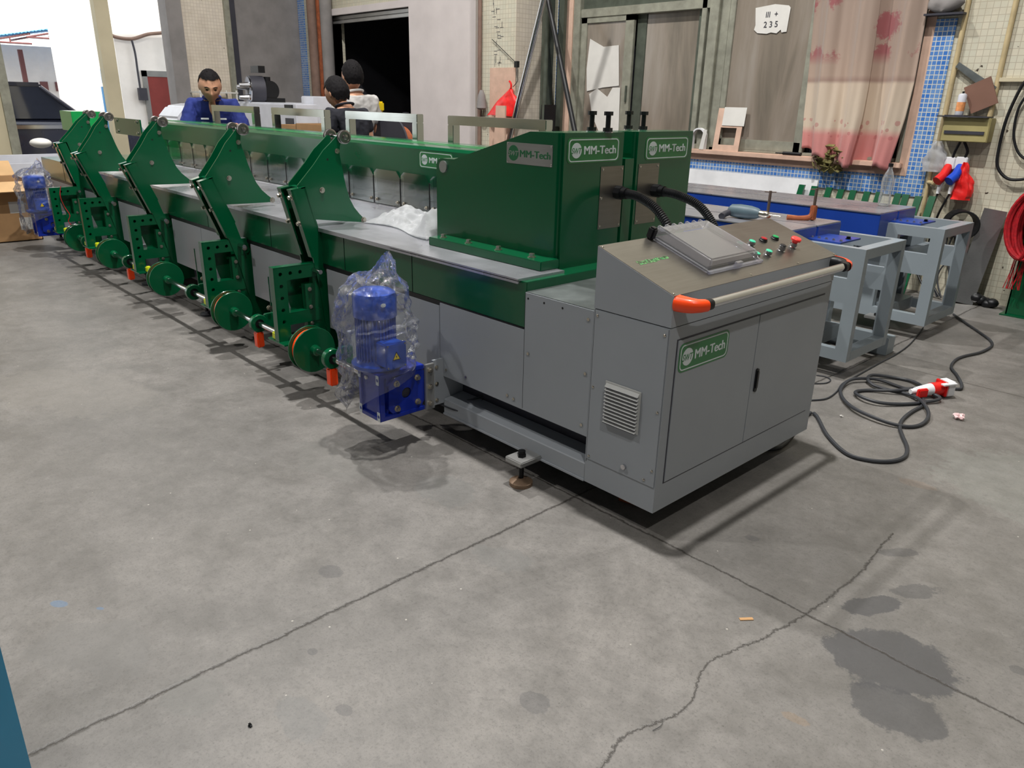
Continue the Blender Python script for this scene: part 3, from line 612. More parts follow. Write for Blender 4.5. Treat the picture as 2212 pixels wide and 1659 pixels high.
cabin(0, 1.5, -3.1, 2.2, .5, .6).obj('windows', M['glassd'], car)
MB().box(-16.28, -14.92, -2.6, 1.62, 1.48, 1.57, bev=.03).obj('roof', M['carp'], car)
for s in (-1, 1):
    for ya, yb in ((1.6, 2.18), (.35, .42), (-1.05, -.98), (-2.55, -2.9)): MB().tube([(-15.6 + s * .69, ya, 1.5), (-15.6 + s * .9, yb, 1.0)], .035).obj('window_pillar', M['carp'], car)
for y in (-2.1, 2.35):
    for s in (-1, 1):
        wh = MB().cyl((-15.6 + s * .72, y, .36), (-15.6 + s * .95, y, .36), .36, n=32).obj('tyre', M['black'], car)
        MB().cyl((-15.6 + s * .94, y, .36), (-15.6 + s * .965, y, .36), .22, n=20).obj('wheel_rim', M['alu'], wh)
MB().box(-14.70, -14.655, -3.0, 3.0, .84, .90, bev=.01).obj('reflection_strip', M['chrome'], car)  # added strip, stands in for bright ground reflected along the car side
car.location = (-15.6, 0.3, 0); car.scale = (1, 1, 1.06)
# things by the far left end of the hall
def cardboard(name, label, x0, x1, y0, y1, h, flap=True, group=None):
    t = thing(name, label, 'box', ((x0 + x1) / 2, (y0 + y1) / 2, 0), group)
    MB().box(x0, x1, y0, y0 + .008, 0, h).box(x0, x1, y1 - .008, y1, 0, h).box(x0, x0 + .008, y0, y1, 0, h).box(x1 - .008, x1, y0, y1, 0, h).box(x0, x1, y0, y1, 0, .01).obj('carton', M['card'], t)
    if flap:
        MB().prism([(0, 0), (.22, -.08), (.222, -.074), (.002, .006)], 'y', y0, y1).obj('flap', M['cardl'], t).location = (x1, 0, h)
        MB().prism([(0, 0), (-.2, .14), (-.202, .146), (-.002, .006)], 'y', y0, y1).obj('flap', M['cardl'], t).location = (x0, 0, h)
    return t
bx1 = cardboard('cardboard_box', 'large open brown cardboard box at the far left of the floor', -8.95, -8.15, -1.05, -.16, .62)
MB().box(-8.149, -8.146, -.42, -.28, .30, .42).obj('shipping_label', M['paper'], bx1); MB().box(-8.149, -8.146, -.35, -.22, .12, .25).obj('shipping_label', M['paper'], bx1)
for k, (x, y0, y1, z0_, z1_, lb) in enumerate(((-9.6, -.35, .7, .30, .80, 'rear white board of the pair leaning behind the cardboard box'), (-9.3, -.15, .75, .20, .72, 'front white board of the pair leaning behind the cardboard box'))):
    o = MB().box(x, x + .03, y0, y1, 0, z1_, bev=.004).obj('white_board', M['whitem']); tag(o, lb, 'board')
# white rounded housing behind the beam, far left
m = MB().prism([(2.2, 0), (2.2, 1.2), (2.35, 1.36), (2.6, 1.4), (4.2, 1.33), (4.3, 1.25), (4.3, 0)], 'x', -11.0, -10.2)
bmesh.ops.bevel(m.bm, geom=m.bm.edges[:], offset=.03, segments=2, affect='EDGES'); tag(m.obj('machine_housing', M['whitem']), 'white rounded machine housing beyond the man in navy', 'machine')
# shelf by the tiled pier
sh = thing('wire_shelf', 'cream wire shelf standing against the left tiled pier', 'shelf', (-11.5, 3.2, 0))
m = MB()
for y in (3.1, 3.7):
    for x in (-11.9, -11.5): m.cyl((x, y, 0), (x, y, 1.6), .015)
for z in (.5, .9, 1.3, 1.55): m.box(-11.92, -11.48, 3.08, 3.72, z, z + .02)
m.obj('shelf_frame', M['paper'], sh)
MB().box(-11.85, -11.55, 3.35, 3.62, 1.0, 1.3).obj('carton', M['card'], sh)
# lathe
la = thing('lathe', 'white lathe with a steel chuck and black motor behind the beam', 'machine', (-9, 3, 0))
def q(px, py, y=3.0): return at(px, py, 'y', y)
x0, x1 = q(505, 250).x, q(640, 250).x; zt = q(570, 221).z
MB().box(x0, x1, 2.95, 3.75, 0, zt, bev=.02).obj('lathe_bed', M['whitem'], la)
c0 = q(538, 184)
dirv = Vector((-.20, -.98, 0)).normalized(); fc = Vector((c0.x, 3.0, 1.60)); R1 = .19
ck = MB().cyl(fc - dirv * .19, fc, R1, n=36).obj('chuck', M['dgrey'], la)
MB().cyl(fc, fc + dirv * .02, R1 * .93, n=36).obj('chuck_face', M['chrome'], ck)
MB().cyl(fc + dirv * .02, fc + dirv * .024, .05, n=20).obj('bore', M['black'], ck)
u = dirv.cross(Vector((0, 0, 1))).normalized()
for k in range(3):
    a = 2 * PI * k / 3 + .4; d = u * math.cos(a) + Vector((0, 0, math.sin(a)))
    MB().cyl(fc + dirv * .02 + d * .10, fc + dirv * .15 + d * .10, .045, .028, n=8).obj('chuck_jaw', M['chrome'], ck)
mb_ = q(585, 192, 3.3)
MB().cyl((mb_.x - .12, 3.25, 1.6), (mb_.x + .1, 3.25, 1.6), .13, n=24).cyl((mb_.x, 3.25, 1.6), (mb_.x, 3.25, 1.78), .05).obj('spindle_motor', M['black'], la)
MB().box(mb_.x - .16, mb_.x + .12, 3.15, 3.45, zt, 1.5).obj('motor_mount', M['black'], la)
MB().box(c0.x + .05, mb_.x - .16, 3.15, 3.45, zt, 1.5).obj('headstock', M['cardl'], la)
MB().box(c0.x - .12, c0.x + .12, 3.1, 3.2, 1.83, 1.92).obj('guard_switch', M['black'], la)
pb = q(650, 245, 2.9)
cb2 = thing('control_column', 'small white control column with two dark windows right of the lathe', 'control box', (pb.x, 2.9, 0))
MB().box(pb.x - .16, pb.x + .17, 2.75, 3.05, 0, q(650, 225, 2.75).z, bev=.01).box(pb.x - .25, pb.x + .05, 3.05, 3.3, .9, q(640, 207, 2.75).z, bev=.01).obj('column', M['whitem'], cb2)
MB().box(pb.x - .11, pb.x + .09, 2.735, 2.75, 1.36, 1.43).obj('window', M['black'], cb2); MB().box(pb.x - .11, pb.x + .09, 2.735, 2.75, 1.12, 1.27).obj('window', M['dgrey'], cb2)
# strapping cart
rc = q(830, 270, 2.5)
rl = thing('strapping_cart', 'dark strapping reel cart with yellow top beside the man in grey', 'cart', (rc.x, 2.5, 0))
MB().lathe([(.33, -.02), (.33, 0), (.12, 0.002), (.12, .16), (.33, .162), (.33, .18)], (rc.x + .1, 2.5, 1.05), 'y', 36).obj('reel', M['dgrey'], rl)
MB().lathe([(.22, .02), (.22, .15)], (rc.x + .1, 2.5, 1.05), 'y', 30).obj('strap_roll', M['rust'], rl)
MB().box(rc.x - .1, rc.x + .4, 2.45, 2.75, 0, .7, bev=.02).obj('cart_body', M['dgrey'], rl)
MB().cyl((rc.x + .1, 2.7, .7), (rc.x + .1, 2.7, 1.40), .03).obj('column', M['dgrey'], rl)
yc = q(812, 224, 2.5); MB().box(yc.x - .07, yc.x + .07, 2.44, 2.56, 1.40, 1.50, bev=.015).obj('yellow_cap', M['yellowp'], rl)
MB().box(rc.x - .32, rc.x - .12, 2.5, 2.7, .7, 1.29, bev=.04).obj('brown_tube', M['rust'], rl)
# boxes between the far arms and the lathe
for lb, a in (('tall brown carton with wrap beneath the far green cross panel', (-8.5, -7.9, 1.50, 2.0, 1.10)), ('brown carton standing left of the lathe behind the beam', (-6.7, -6.05, 2.2, 2.7, 1.25)), ('pair-side brown carton standing right under the white lathe bed', (-7.3, -6.7, 2.3, 2.8, 1.22))):
    cardboard('cardboard_box', lb, *a, flap=False)
# ------------------------------------------------------------------ the long machine
mc = thing('coil_line_machine', 'long green and grey machine with five lifting arms running away to the left', 'machine', (-0.7, 0, 0))
XL = -8.35
# grey lower body
m = MB()
m.prism([(-1.27, 0.303), (-0.342, 0.303), (-0.342, 0.812), (-0.706, 0.812), (-0.706, 0.655), (-1.27, 0.655)], 'y', 0.0, 1.19)
sk = m.obj('lower_body', M['grey'], mc)
MB().box(-0.704, -0.347, 0.003, 1.187, 0.8125, 0.816).obj('step_top_sheet', M['galv'], sk)
ARMX = [-2.33, -3.28, -4.63, -5.88, -6.87]
edges = [-1.273] + sum([[x + 0.04, x - 0.20] for x in ARMX], []) + [XL]
for i in range(0, len(edges), 2):
    a, b = edges[i], edges[i + 1]
    n = max(1, round((a - b) / 0.62))
    m = MB()
    for k in range(n):
        u0 = a + (b - a) * k / n; u1 = a + (b - a) * (k + 1) / n
        m.box(u1 + 0.002, u0 - 0.002, 0.0, 0.012, 0.303, 0.64, bev=0.001)
    m.obj('skirt_panel', M['grey'], mc)
MB().box(XL, -1.27, 0.14, 1.15, 0.14, 0.66).obj('inner_frame', M['dgrey'], mc)
MB().box(-1.27, -0.34, 0.12, 1.1, 0.115, 0.303).obj('recess_panel', M['dgrey'], mc)
m = MB().prism([(0.0, 0.112), (0.0, 0.184), (0.004, 0.188), (0.115, 0.20), (0.115, 0.112)], 'x', -1.245, -0.34)
m.box(-1.245, -0.34, -0.006, 0.0, 0.110, 0.118); m.obj('base_channel', M['grey'], mc)
m = MB()
for (x, z) in ((-1.225, 0.34), (-1.08, 0.345), (-0.80, 0.34), (-0.76, 0.335), (-0.37, 0.345), (-0.365, 0.56), (-0.365, 0.775), (-0.71 + 0.03, 0.56)):
    m.lathe([(0.0065, 0), (0.0065, 0.002), (0.003, 0.004)], (x, -0.004, z), 'y', 12)
m.obj('panel_screws', M['zinc'], sk)
m = MB()
for x in (-0.69, -0.60, -0.50): m.cyl((x, -0.001, 0.79), (x, 0.003, 0.79), 0.0045, n=10)
m.box(-0.707, -0.7055, -0.0006, 0, 0.31, 0.81); m.obj('panel_holes', M['black'], sk)
# green upper body and steel table
gb = MB().box(XL, -0.706, 0.006, 1.24, 0.662, 0.852, bev=0.002).obj('green_bed', M['green'], mc)
MB().box(XL, -0.71, 0.004, 0.02, 0.640, 0.662).obj('shadow_gap', M['black'], gb)
for x in (-1.49, -2.1, -2.95, -3.9, -5.2, -6.4, -7.5): MB().box(x, x + 0.002, 0.004, 0.0065, 0.664, 0.85).obj('bed_joint', M['black'], gb)
m = MB().prism([(-0.012, 0.842), (-0.012, 0.862), (0.78, 0.862), (0.81, 0.885), (0.84, 0.93), (0.845, 0.93), (0.82, 0.872), (0.80, 0.852), (-0.006, 0.852), (-0.006, 0.842)], 'x', -7.3, -1.64)
m.box(-1.64, -0.74, -0.012, 0.26, 0.852, 0.862).box(-1.64, -0.74, -0.012, -0.006, 0.842, 0.855)
m.obj('steel_table_top', M['table'], mc)
# towers
def tower(y0, y1, x0, x1, flip, nm):
    s = -1 if flip else 1
    xr = x0 if flip else x1; xl_ = x1 if flip else x0
    prof = [(xl_, 0.852), (xl_, 1.235), (xl_ + s * 0.008, 1.252), (xl_ + s * 0.025, 1.262), (xl_ + s * 0.05, 1.265), (xl_ + s * 0.137, 1.266), (xl_ + s * 0.649, 1.412), (xr, 1.414), (xr, 0.852)]
    m = MB().prism(prof, 'y', y0, y1); bmesh.ops.bevel(m.bm, geom=[e for e in m.bm.edges if abs(e.verts[0].co.z - e.verts[1].co.z) > 0.3 and abs(e.verts[0].co.x - xr) < 1e-3], offset=0.02, segments=5, affect='EDGES')
    return m.obj(nm, M['green'], mc)
t1 = tower(0.27, 0.69, -1.633, -0.80, False, 'drive_tower'); t2 = tower(0.752, 1.215, -1.633, -0.80, False, 'drive_tower')
MB().box(-1.55, -0.80, 0.69, 0.752, 0.852, 1.30).obj('tower_bridge', M['green'], mc)
t3 = MB().box(-8.15, -7.72, 0.22, 0.52, 1.14, 1.335, bev=0.004).box(-7.98, -7.80, 0.26, 0.48, 0.852, 1.14, bev=.003).obj('end_block', M['greenb'], mc)
m = MB().box(-1.56, -0.784, 0.160, 0.272, 0.862, 0.902, bev=0.003); fl = m.obj('tower_foot_flange', M['green'], t1)
for x in (-1.50, -1.31, -1.10, -0.885): part_bolt('bolt', (x, 0.205, 0.902), (0, 0, 1), fl, 0.0125, 0.014)
MB().cyl((-1.574, 0.272, 1.227), (-1.574, 0.262, 1.227), 0.028, n=32).cyl((-1.574, 0.263, 1.227), (-1.574, 0.261, 1.227), 0.004).obj('pivot_disc', M['steel'], t1)
logo_sign(frame_mat((-0.985, 0.2695, 1.32), (1, 0, 0), (0, 0, 1)), 0.28, 0.088, t1, 'steel')
logo_sign(frame_mat((-0.7995, 0.475, 1.343), (0, 1, 0), (0, 0, 1)), 0.335, 0.103, t1)
logo_sign(frame_mat((-0.7995, 0.995, 1.34), (0, 1, 0), (0, 0, 1)), 0.335, 0.103, t2)
logo_sign(frame_mat((-2.33, 0.7995, 1.186), (1, 0, 0), (0, 0, 1)), 0.33, 0.10, mc)
for tw, ya, yb, za in ((t1, 0.525, 0.680, 1.272), (t2, 0.787, 0.943, 1.274)):
    pl = MB().box(-0.7995, -0.7975, ya, yb, 1.002, za, bev=0.0008).obj('access_plate', M['panelsteel'], tw)
    for y in (ya + .013, yb - .013):
        for z in (1.015, (1.002 + za) / 2, za - .013): MB().lathe([(.0055, 0), (.0055, .002), (.003, .004)], (-0.7975, y, z), 'x', 12).obj('screw', M['zinc'], pl)
# adjusting bolts on the towers
for tw, px in ((t1, 1278), (t1, 1313), (t2, 1357), (t2, 1389)):
    p = at(px, 279, 'y', 0.56 if tw is t1 else 0.98); x, y = p.x, p.y
    m = MB().cyl((x, y, 1.413), (x, y, 1.432), 0.021, n=6).cyl((x, y, 1.43), (x, y, 1.49), 0.011, n=12).cyl((x, y, 1.482), (x, y, 1.498), 0.02, n=6)
    m.obj('adjusting_bolt', M['black'], tw)
    MB().cyl((x, y, 1.4125), (x, y, 1.4165), 0.024, n=20).obj('washer', M['chrome'], tw)
# corrugated hoses
def hose(pts, parent):
    P_ = smoothpath(pts, 28); rad = []; 
    out = []; 
    L = 0
    for i, p in enumerate(P_):
        out.append(p); rad.append(0.0205 if i % 2 else 0.0168)
    MB().tube(out, 0.02, 14, rad=rad).obj('corrugated_hose', M['black'], parent)
for tw, y, z in ((t1, 0.640, 1.158), (t2, 0.915, 1.15)):
    a = Vector((-0.797, y, z))
    g = MB().cyl(a, a + Vector((0.035, 0, 0)), 0.030, n=8).cyl(a + Vector((0.03, 0, 0)), a + Vector((0.06, 0, 0)), 0.025, n=20).obj('hose_gland', M['black'], tw)
    if tw is t1: hose([a + Vector(v) for v in ((0.05, 0, 0), (0.13, 0.003, -0.01), (0.23, 0.01, -0.06), (0.315, 0.02, -0.17), (0.345, 0.02, -0.30), (0.35, 0.02, -0.42))], tw)
    else: hose([a + Vector(v) for v in ((0.05, 0, 0), (0.14, 0.006, -0.01), (0.25, 0.02, -0.05), (0.335, 0.03, -0.14), (0.375, 0.035, -0.25), (0.39, 0.035, -0.42))], tw)
# beam with its clear flaps
BL, BR = -7.2, -1.55
bm_ = MB().prism([(0.80, 1.03), (0.80, 1.245), (0.812, 1.262), (0.87, 1.268), (1.17, 1.268), (1.19, 1.25), (1.19, 0.86), (0.98, 0.86), (0.98, 1.03)], 'x', BL, BR).obj('beam', M['green'], mc)
MB().box(BL, BR, 0.86, 0.866, 0.93, 1.03).obj('polished_back_plate', M['table'], bm_)
m = MB()
for y in (0.90, 0.98): m.box(BL, BR, y, y + 0.035, 1.268, 1.2705)
m.obj('top_strip', M['greenb'], bm_)
k = 0; x = -1.77
while x > -6.9:
    w_ = 0.298; xr_, xl_ = x, x - w_
    f = MB().prism([(xl_, 0.875), (xl_, 1.07), (xl_ + 0.035, 1.095), (xr_ - 0.045, 1.095), (xr_, 1.05), (xr_, 0.875)], 'y', 0.786, 0.791).obj('clear_flap', M['acry'], mc)
    for xx in (xl_ + 0.03, xr_ - 0.03): part_bolt('screw', (xx, 0.786, 0.90), (0, -1, 0), f, 0.008, 0.008)
    MB().box(xr_ - .0005, xr_ + .0045, .785, .792, .875, 1.05).obj('flap_edge', M['black'], f)
    x -= 0.3075; k += 1
MB().box(-6.95, -1.64, 0.792, 0.80, 0.868, 0.905).obj('flap_rail', M['black'], mc)
pn = MB().box(-8.3, -7.45, 0.795, 0.81, 1.09, 1.262, bev=0.002).obj('cross_panel', M['green'], mc)
for x in (-8.2, -7.55):
    for z in (1.12, 1.235): part_bolt('bolt', (x, 0.795, z), (0, -1, 0), pn, 0.014, 0.01)
# gantry hoops over the rear half
for a, b in ((-2.785, -1.858), (-4.08, -3.13), (-5.335, -4.40), (-6.65, -5.68)):
    m = MB()
    m.box(a, b, 1.25, 1.31, 1.374, 1.432, bev=0.004).box(a, a + 0.06, 1.25, 1.31, 1.1, 1.374, bev=0.004).box(b - 0.06, b, 1.25, 1.31, 1.1, 1.374, bev=0.004).box(a, b, 1.22, 1.33, 1.04, 1.10)
    m.obj('guide_hoop', M['polish'], mc)
MB().box(-7.0, -1.6, 1.2, 1.33, 0.9, 1.1).obj('hoop_rail', M['green'], mc)
# level feet
for x, y in ((-0.632, -0.068), (-2.62, -0.02), (-4.05, -0.02), (-5.3, -0.02), (-6.4, -0.02), (-8.0, -0.02), (-0.632, 1.25), (-8.0, 1.25)):
    pl = MB().box(x - 0.05, x + 0.05, min(y - 0.05, 1.15), max(y + 0.05, 0.14) if y < 1 else y + .05, 0.107, 0.131, bev=0.004).obj('foot_bracket', M['alu'], mc)
    MB().cyl((x, y, 0.02), (x, y, 0.15), 0.011, n=12).cyl((x, y, 0.131), (x, y, 0.145), 0.019, n=6).cyl((x, y, 0.145), (x, y, 0.158), 0.016, n=16).cyl((x, y, 0.09), (x, y, 0.107), 0.019, n=6).obj('levelling_screw', M['blackm'], pl)
    MB().lathe([(0.05, 0.0), (0.05, 0.016), (0.044, 0.02), (0.02, 0.026), (0.018, 0.032)], (x, y, 0), 'z', 36).obj('foot_disc', M['footrust'] if x > -1 else M['rubber'], pl)
# drive shaft along the front
SY, SZ = -0.22, 0.268
MB().cyl((-7.3, SY, SZ), (-1.40, SY, SZ), 0.0165, n=24).obj('drive_shaft', M['chrome'], mc)
for x in (-2.09, -3.09, -4.22, -5.42, -6.38):
    r = 0.122
    w_ = MB().lathe([(0.02, -0.075), (0.028, -0.07), (0.028, -0.05), (r - .002, -0.05), (r, -0.048), (r, -0.043), (r - .002, -0.041), (0.06, -0.041), (0.06, 0.006), (r - .002, 0.006), (r, 0.008), (r, 0.013), (r - .002, 0.015), (0.03, 0.015), (0.026, 0.045), (0.018, 0.05)], (x, SY, SZ), 'x', 56).obj('strap_wheel', M['green'], mc)
    MB().lathe([(0.062, -0.036), (0.105, -0.036), (0.105, 0.001), (0.062, 0.001)], (x, SY, SZ), 'x', 48).obj('wound_strap', M['orange'], w_)
for i, x in enumerate((-1.90, -2.74, -3.72, -5.02, -6.15)):
    b = MB().lathe([(0.024, -0.018), (0.050, -0.018), (0.053, -0.014), (0.053, 0.014), (0.050, 0.018), (0.024, 0.018)], (x, SY, SZ), 'x', 32).box(x - .014, x + .014, SY + .04, SY + .12, SZ - .05, SZ + .05, bev=.004).obj('shaft_bearing', M['green'], mc)
    MB().box(x - .03, x - .006, SY + .11, 0.14, SZ - .10, SZ + .12, bev=.003).obj('bearing_bracket', M['grey'], b)
    MB().lathe([(0.0168, -0.024), (0.027, -0.022), (0.027, 0.022), (0.0168, 0.024)], (x, SY, SZ), 'x', 24).obj('bearing_ring', M['blackm'], b)
    if i != 2: MB().box(x - .024, x + .024, SY - .026, SY + .018, SZ - .145, SZ - .052, bev=.006).obj('strap_end', M['orange'], b)
    part_bolt('bolt', (x + .016, SY + .07, SZ + .085), (1, 0, 0), b, 0.012, 0.012)
# lifting arms
def rot_yz(p, th, c=(0.08, 0.15)):
    y, z = p[0] - c[0], p[1] - c[1]; return (c[0] + y * math.cos(th) - z * math.sin(th), c[1] + y * math.sin(th) + z * math.cos(th))
PLATE = [(-0.10, 1.06), (-0.102, 1.089), (0.0, 1.19), (0.064, 1.263), (0.11, 1.30), (0.150, 1.335), (0.170, 1.33), (0.172, 1.30), (0.160, 1.258), (0.163, 1.225), (0.170, 1.185), (0.180, 1.12), (0.192, 1.06), (0.21, 1.0), (0.236, 0.95), (0.268, 0.912), (0.295, 0.885), (0.303, 0.872), (0.295, 0.864), (0.27, 0.866), (0.18, 0.877), (-0.02, 0.905)]
LEG = [(-0.15, 1.067), (-0.062, 0.748), (-0.055, 0.705), (-0.02, 0.50), (-0.005, 0.32), (0.02, 0.16), (0.10, 0.16), (0.115, 0.40), (0.06, 0.47), (0.006, 0.79), (-0.03, 0.908), (-0.07, 1.08)]
def arm(xa, th):
    T = lambda L: [rot_yz(p, th) for p in L]
    xn, xf = xa, xa - 0.155
    leg = MB()
    for x0_, x1_ in ((xn - 0.008, xn), (xf, xf + 0.008)): leg.prism(T(LEG), 'x', x0_, x1_)
    # web at the back, front lips, top cap
    leg.prism(T([(-0.08, 1.078), (-0.068, 1.08), (0.012, 0.79), (0.0, 0.79)]), 'x', xf, xn)
    leg.prism(T([(-0.155, 1.068), (-0.146, 1.069), (-0.052, 0.705), (-0.061, 0.703)]), 'x', xn - 0.040, xn)
    leg.prism(T([(-0.155, 1.068), (-0.146, 1.069), (-0.052, 0.705), (-0.061, 0.703)]), 'x', xf, xf + 0.040)
    leg.prism(T([(-0.155, 1.063), (-0.155, 1.070), (-0.07, 1.083), (-0.07, 1.076)]), 'x', xn - 0.045, xn).prism(T([(-0.155, 1.063), (-0.155, 1.070), (-0.07, 1.083), (-0.07, 1.076)]), 'x', xf, xf + 0.045)
    leg.prism(T([(-0.095, 1.072), (-0.095, 1.079), (-0.07, 1.083), (-0.07, 1.076)]), 'x', xf, xn)
    leg.prism(T([(-0.02, 0.60), (0.0, 0.66), (0.05, 0.66), (0.062, 0.645), (0.062, 0.60), (0.05, 0.585), (0.0, 0.585)]), 'x', xn - 0.006, xn + 0.002)
    lg = leg.obj('lifting_arm', M['green'], mc)
    for x0_ in (xn - 0.030, xf + 0.022):
        MB().prism(T(PLATE), 'x', x0_, x0_ + 0.008).obj('curved_plate', M['green'], lg)
    # spacer rod, rollers
    y, z = rot_yz((0.183, 1.330), th)
    MB().cyl((xf - 0.02, y, z), (xn + 0.01, y, z), 0.010, n=14).obj('roller_axle', M['chrome'], lg)
    for x0_ in (xn - 0.020, xf - 0.012):
        MB().lathe([(0.011, 0.0), (0.026, -0.002), (0.034, 0.0), (0.036, 0.006), (0.030, 0.009), (0.030, 0.015), (0.036, 0.018), (0.036, 0.028), (0.033, 0.030), (0.026, 0.030), (0.025, 0.026), (0.014, 0.026), (0.013, 0.034), (0.007, 0.036)], (x0_, y, z), 'x', 40).obj('roller', M['roller'], lg)
    for (yy, zz, r) in ((0.146, 1.257, .010), (0.04, 1.057, .011), (0.293, 0.876, .012)):
        a, b = rot_yz((yy, zz), th); part_bolt('bolt', (xn - 0.022, a, b), (1, 0, 0), lg, r, 0.010)
        if r < .0115: part_bolt('bolt', (xf + 0.022, a, b), (-1, 0, 0), lg, r, 0.010)
    a, b = rot_yz((0.085, 1.215), th); MB().cyl((xn - .0225, a, b), (xn - .0215, a, b), .006, n=12).obj('hole', M['black'], lg)
    for s in (0.10, 0.48):
        yy = -0.155 + 0.1 * s; zz = 1.068 - 0.366 * s
        a, b = rot_yz((yy, zz), th); d = Vector((0, -0.96, -0.25))
        for x_ in (xn - 0.018, xf + 0.018): part_bolt('bolt', (x_, a, b), d, lg, 0.011, 0.016)
    a, b = rot_yz((0.033, 0.622), th); part_bolt('bolt', (xn + 0.002, a, b), (1, 0, 0), lg, 0.012, 0.010)
    # bottom bracket plate beside the leg
    # perforated bracket (stays upright)
    y0, y1, zt, zb = -0.285, -0.0, 0.668, 0.262
    out = [(y0, zb), (y0, zt), (y1, zt), (y1, zt - .07), (y1 - .0, zt - .07), (y0 + .068, zt - .07), (y0 + .068, zb + .15), (y1 - .02, zb + .15), (y1 - .02, zb + .085), (y0 + .068, zb + .085), (y0 + .068, zb)]
    holes = [circ(y0 + .034 + .0, zt - .034 - .066 * k, .0105, 14) for k in range(5)] + [circ(y0 + .034 + .058 * k, zt - .034, .0105, 14) for k in (1, 2)]
    D_ = -.048
    bk = MB().prism(out, 'x', xa + D_ + 0.035, xa + D_ + 0.043, holes=holes)
    bk.prism([(y0, zb), (y0, zt), (y1, zt), (y1, zt - .07), (y0 + .07, zt - .07), (y0 + .07, zb)], 'x', xa + D_ - .004, xa + D_)
    bk.box(xa + D_ - 0.005, xa + D_ + 0.0422, y0 - .006, y0 + .0006, zb + .0006, zt).box(xa + D_ - 0.0056, xa + D_ + 0.0436, y0 - .0066, y1, zt + .0004, zt + .005)
    bk.prism([(y0 + .02, zt - .01), (y1 + .01, zt - .01), (y1 + .01, zb + .1), (y0 + .14, zb + .1), (y0 + .10, zb + .24)], 'x', xa - .10, xa - .094)
    bk.box(xa - 0.10, xa + D_ + 0.043, y0 + .0686, y1 - .021, zb + .1506, zb + .155)
    bk.box(xa - 0.13, xa + 0.065, y0 - .012, y0 + .12, zb - .008, zb - .0004)
    br = bk.obj('perforated_bracket', M['green'], mc)
    for (x_, y_) in ((xa - 0.075, y0 + .015), (xa + 0.045 + .02, y0 + .06)): MB().box(x_ - .022, x_ + .022, y_ - .018, y_ + .018, zb, zb + .042, bev=.006).obj('rubber_pad', M['yellow'], br)
    MB().cyl((xa + 0.0, -0.055, .635), (xa + .075, -0.055, .635), .012, n=16).obj('stub_pin', M['chrome'], br)
    for z_ in (0.53, 0.43, 0.335): part_bolt('bolt', (xa - .008, y1 - .085, z_), (1, 0, 0), br, .008, .008)
    MB().box(xa - .05, xa - .010, y1 - .11, 0.14, .30, .56).box(xa - .05, xa - .012, y1 - .06, 0.14, .16, .66).obj('bracket_mount', M['green'], br)
for x, th in zip(ARMX, (0, 0.116, 0.116, 0.116, 0)): arm(x, th)
# plain ear plates standing by the second and third arm
for x in (-3.02, -4.2): part_bolt('bolt', (x + .006, .03, .44), (1, 0, 0), MB().box(x, x + .006, -.005, .09, .20, .475, bev=.006).obj('ear_plate', M['green'], mc), .008, .006)
# motor carrier plates
ca = MB().box(-1.262, -1.25, -0.06, 0.14, 0.165, 0.392, bev=.001).obj('motor_carrier_plate', M['grey'], mc)
ca2 = MB().box(-1.250, -1.236, -0.112, -0.062, 0.160, 0.385, bev=.002).obj('motor_carrier_block', M['alu'], mc)
for z in (.19, .272, .355): part_bolt('bolt', (-1.236, -.088, z), (1, 0, 0), ca2, .010, .010); part_bolt('bolt', (-1.25, -.04, z), (1, 0, 0), ca2, .007, .004)
MB().box(-7.36, -7.34, -.12, .14, .16, .39).obj('motor_carrier_plate', M['grey'], mc)
tag(MB().tube(smoothpath([(-1.30, -.02, .155), (-1.22, .02, .16), (-1.13, .08, .20), (-1.10, .125, .215)]), .005).tube(smoothpath([(-1.28, -.0, .15), (-1.16, .0, .155), (-1.09, .03, .17), (-1.095, .12, .2)]), .004).obj('motor_cable', M['rubber']), 'thin dark cables running from under the near blue motor into the machine recess', 'cable')
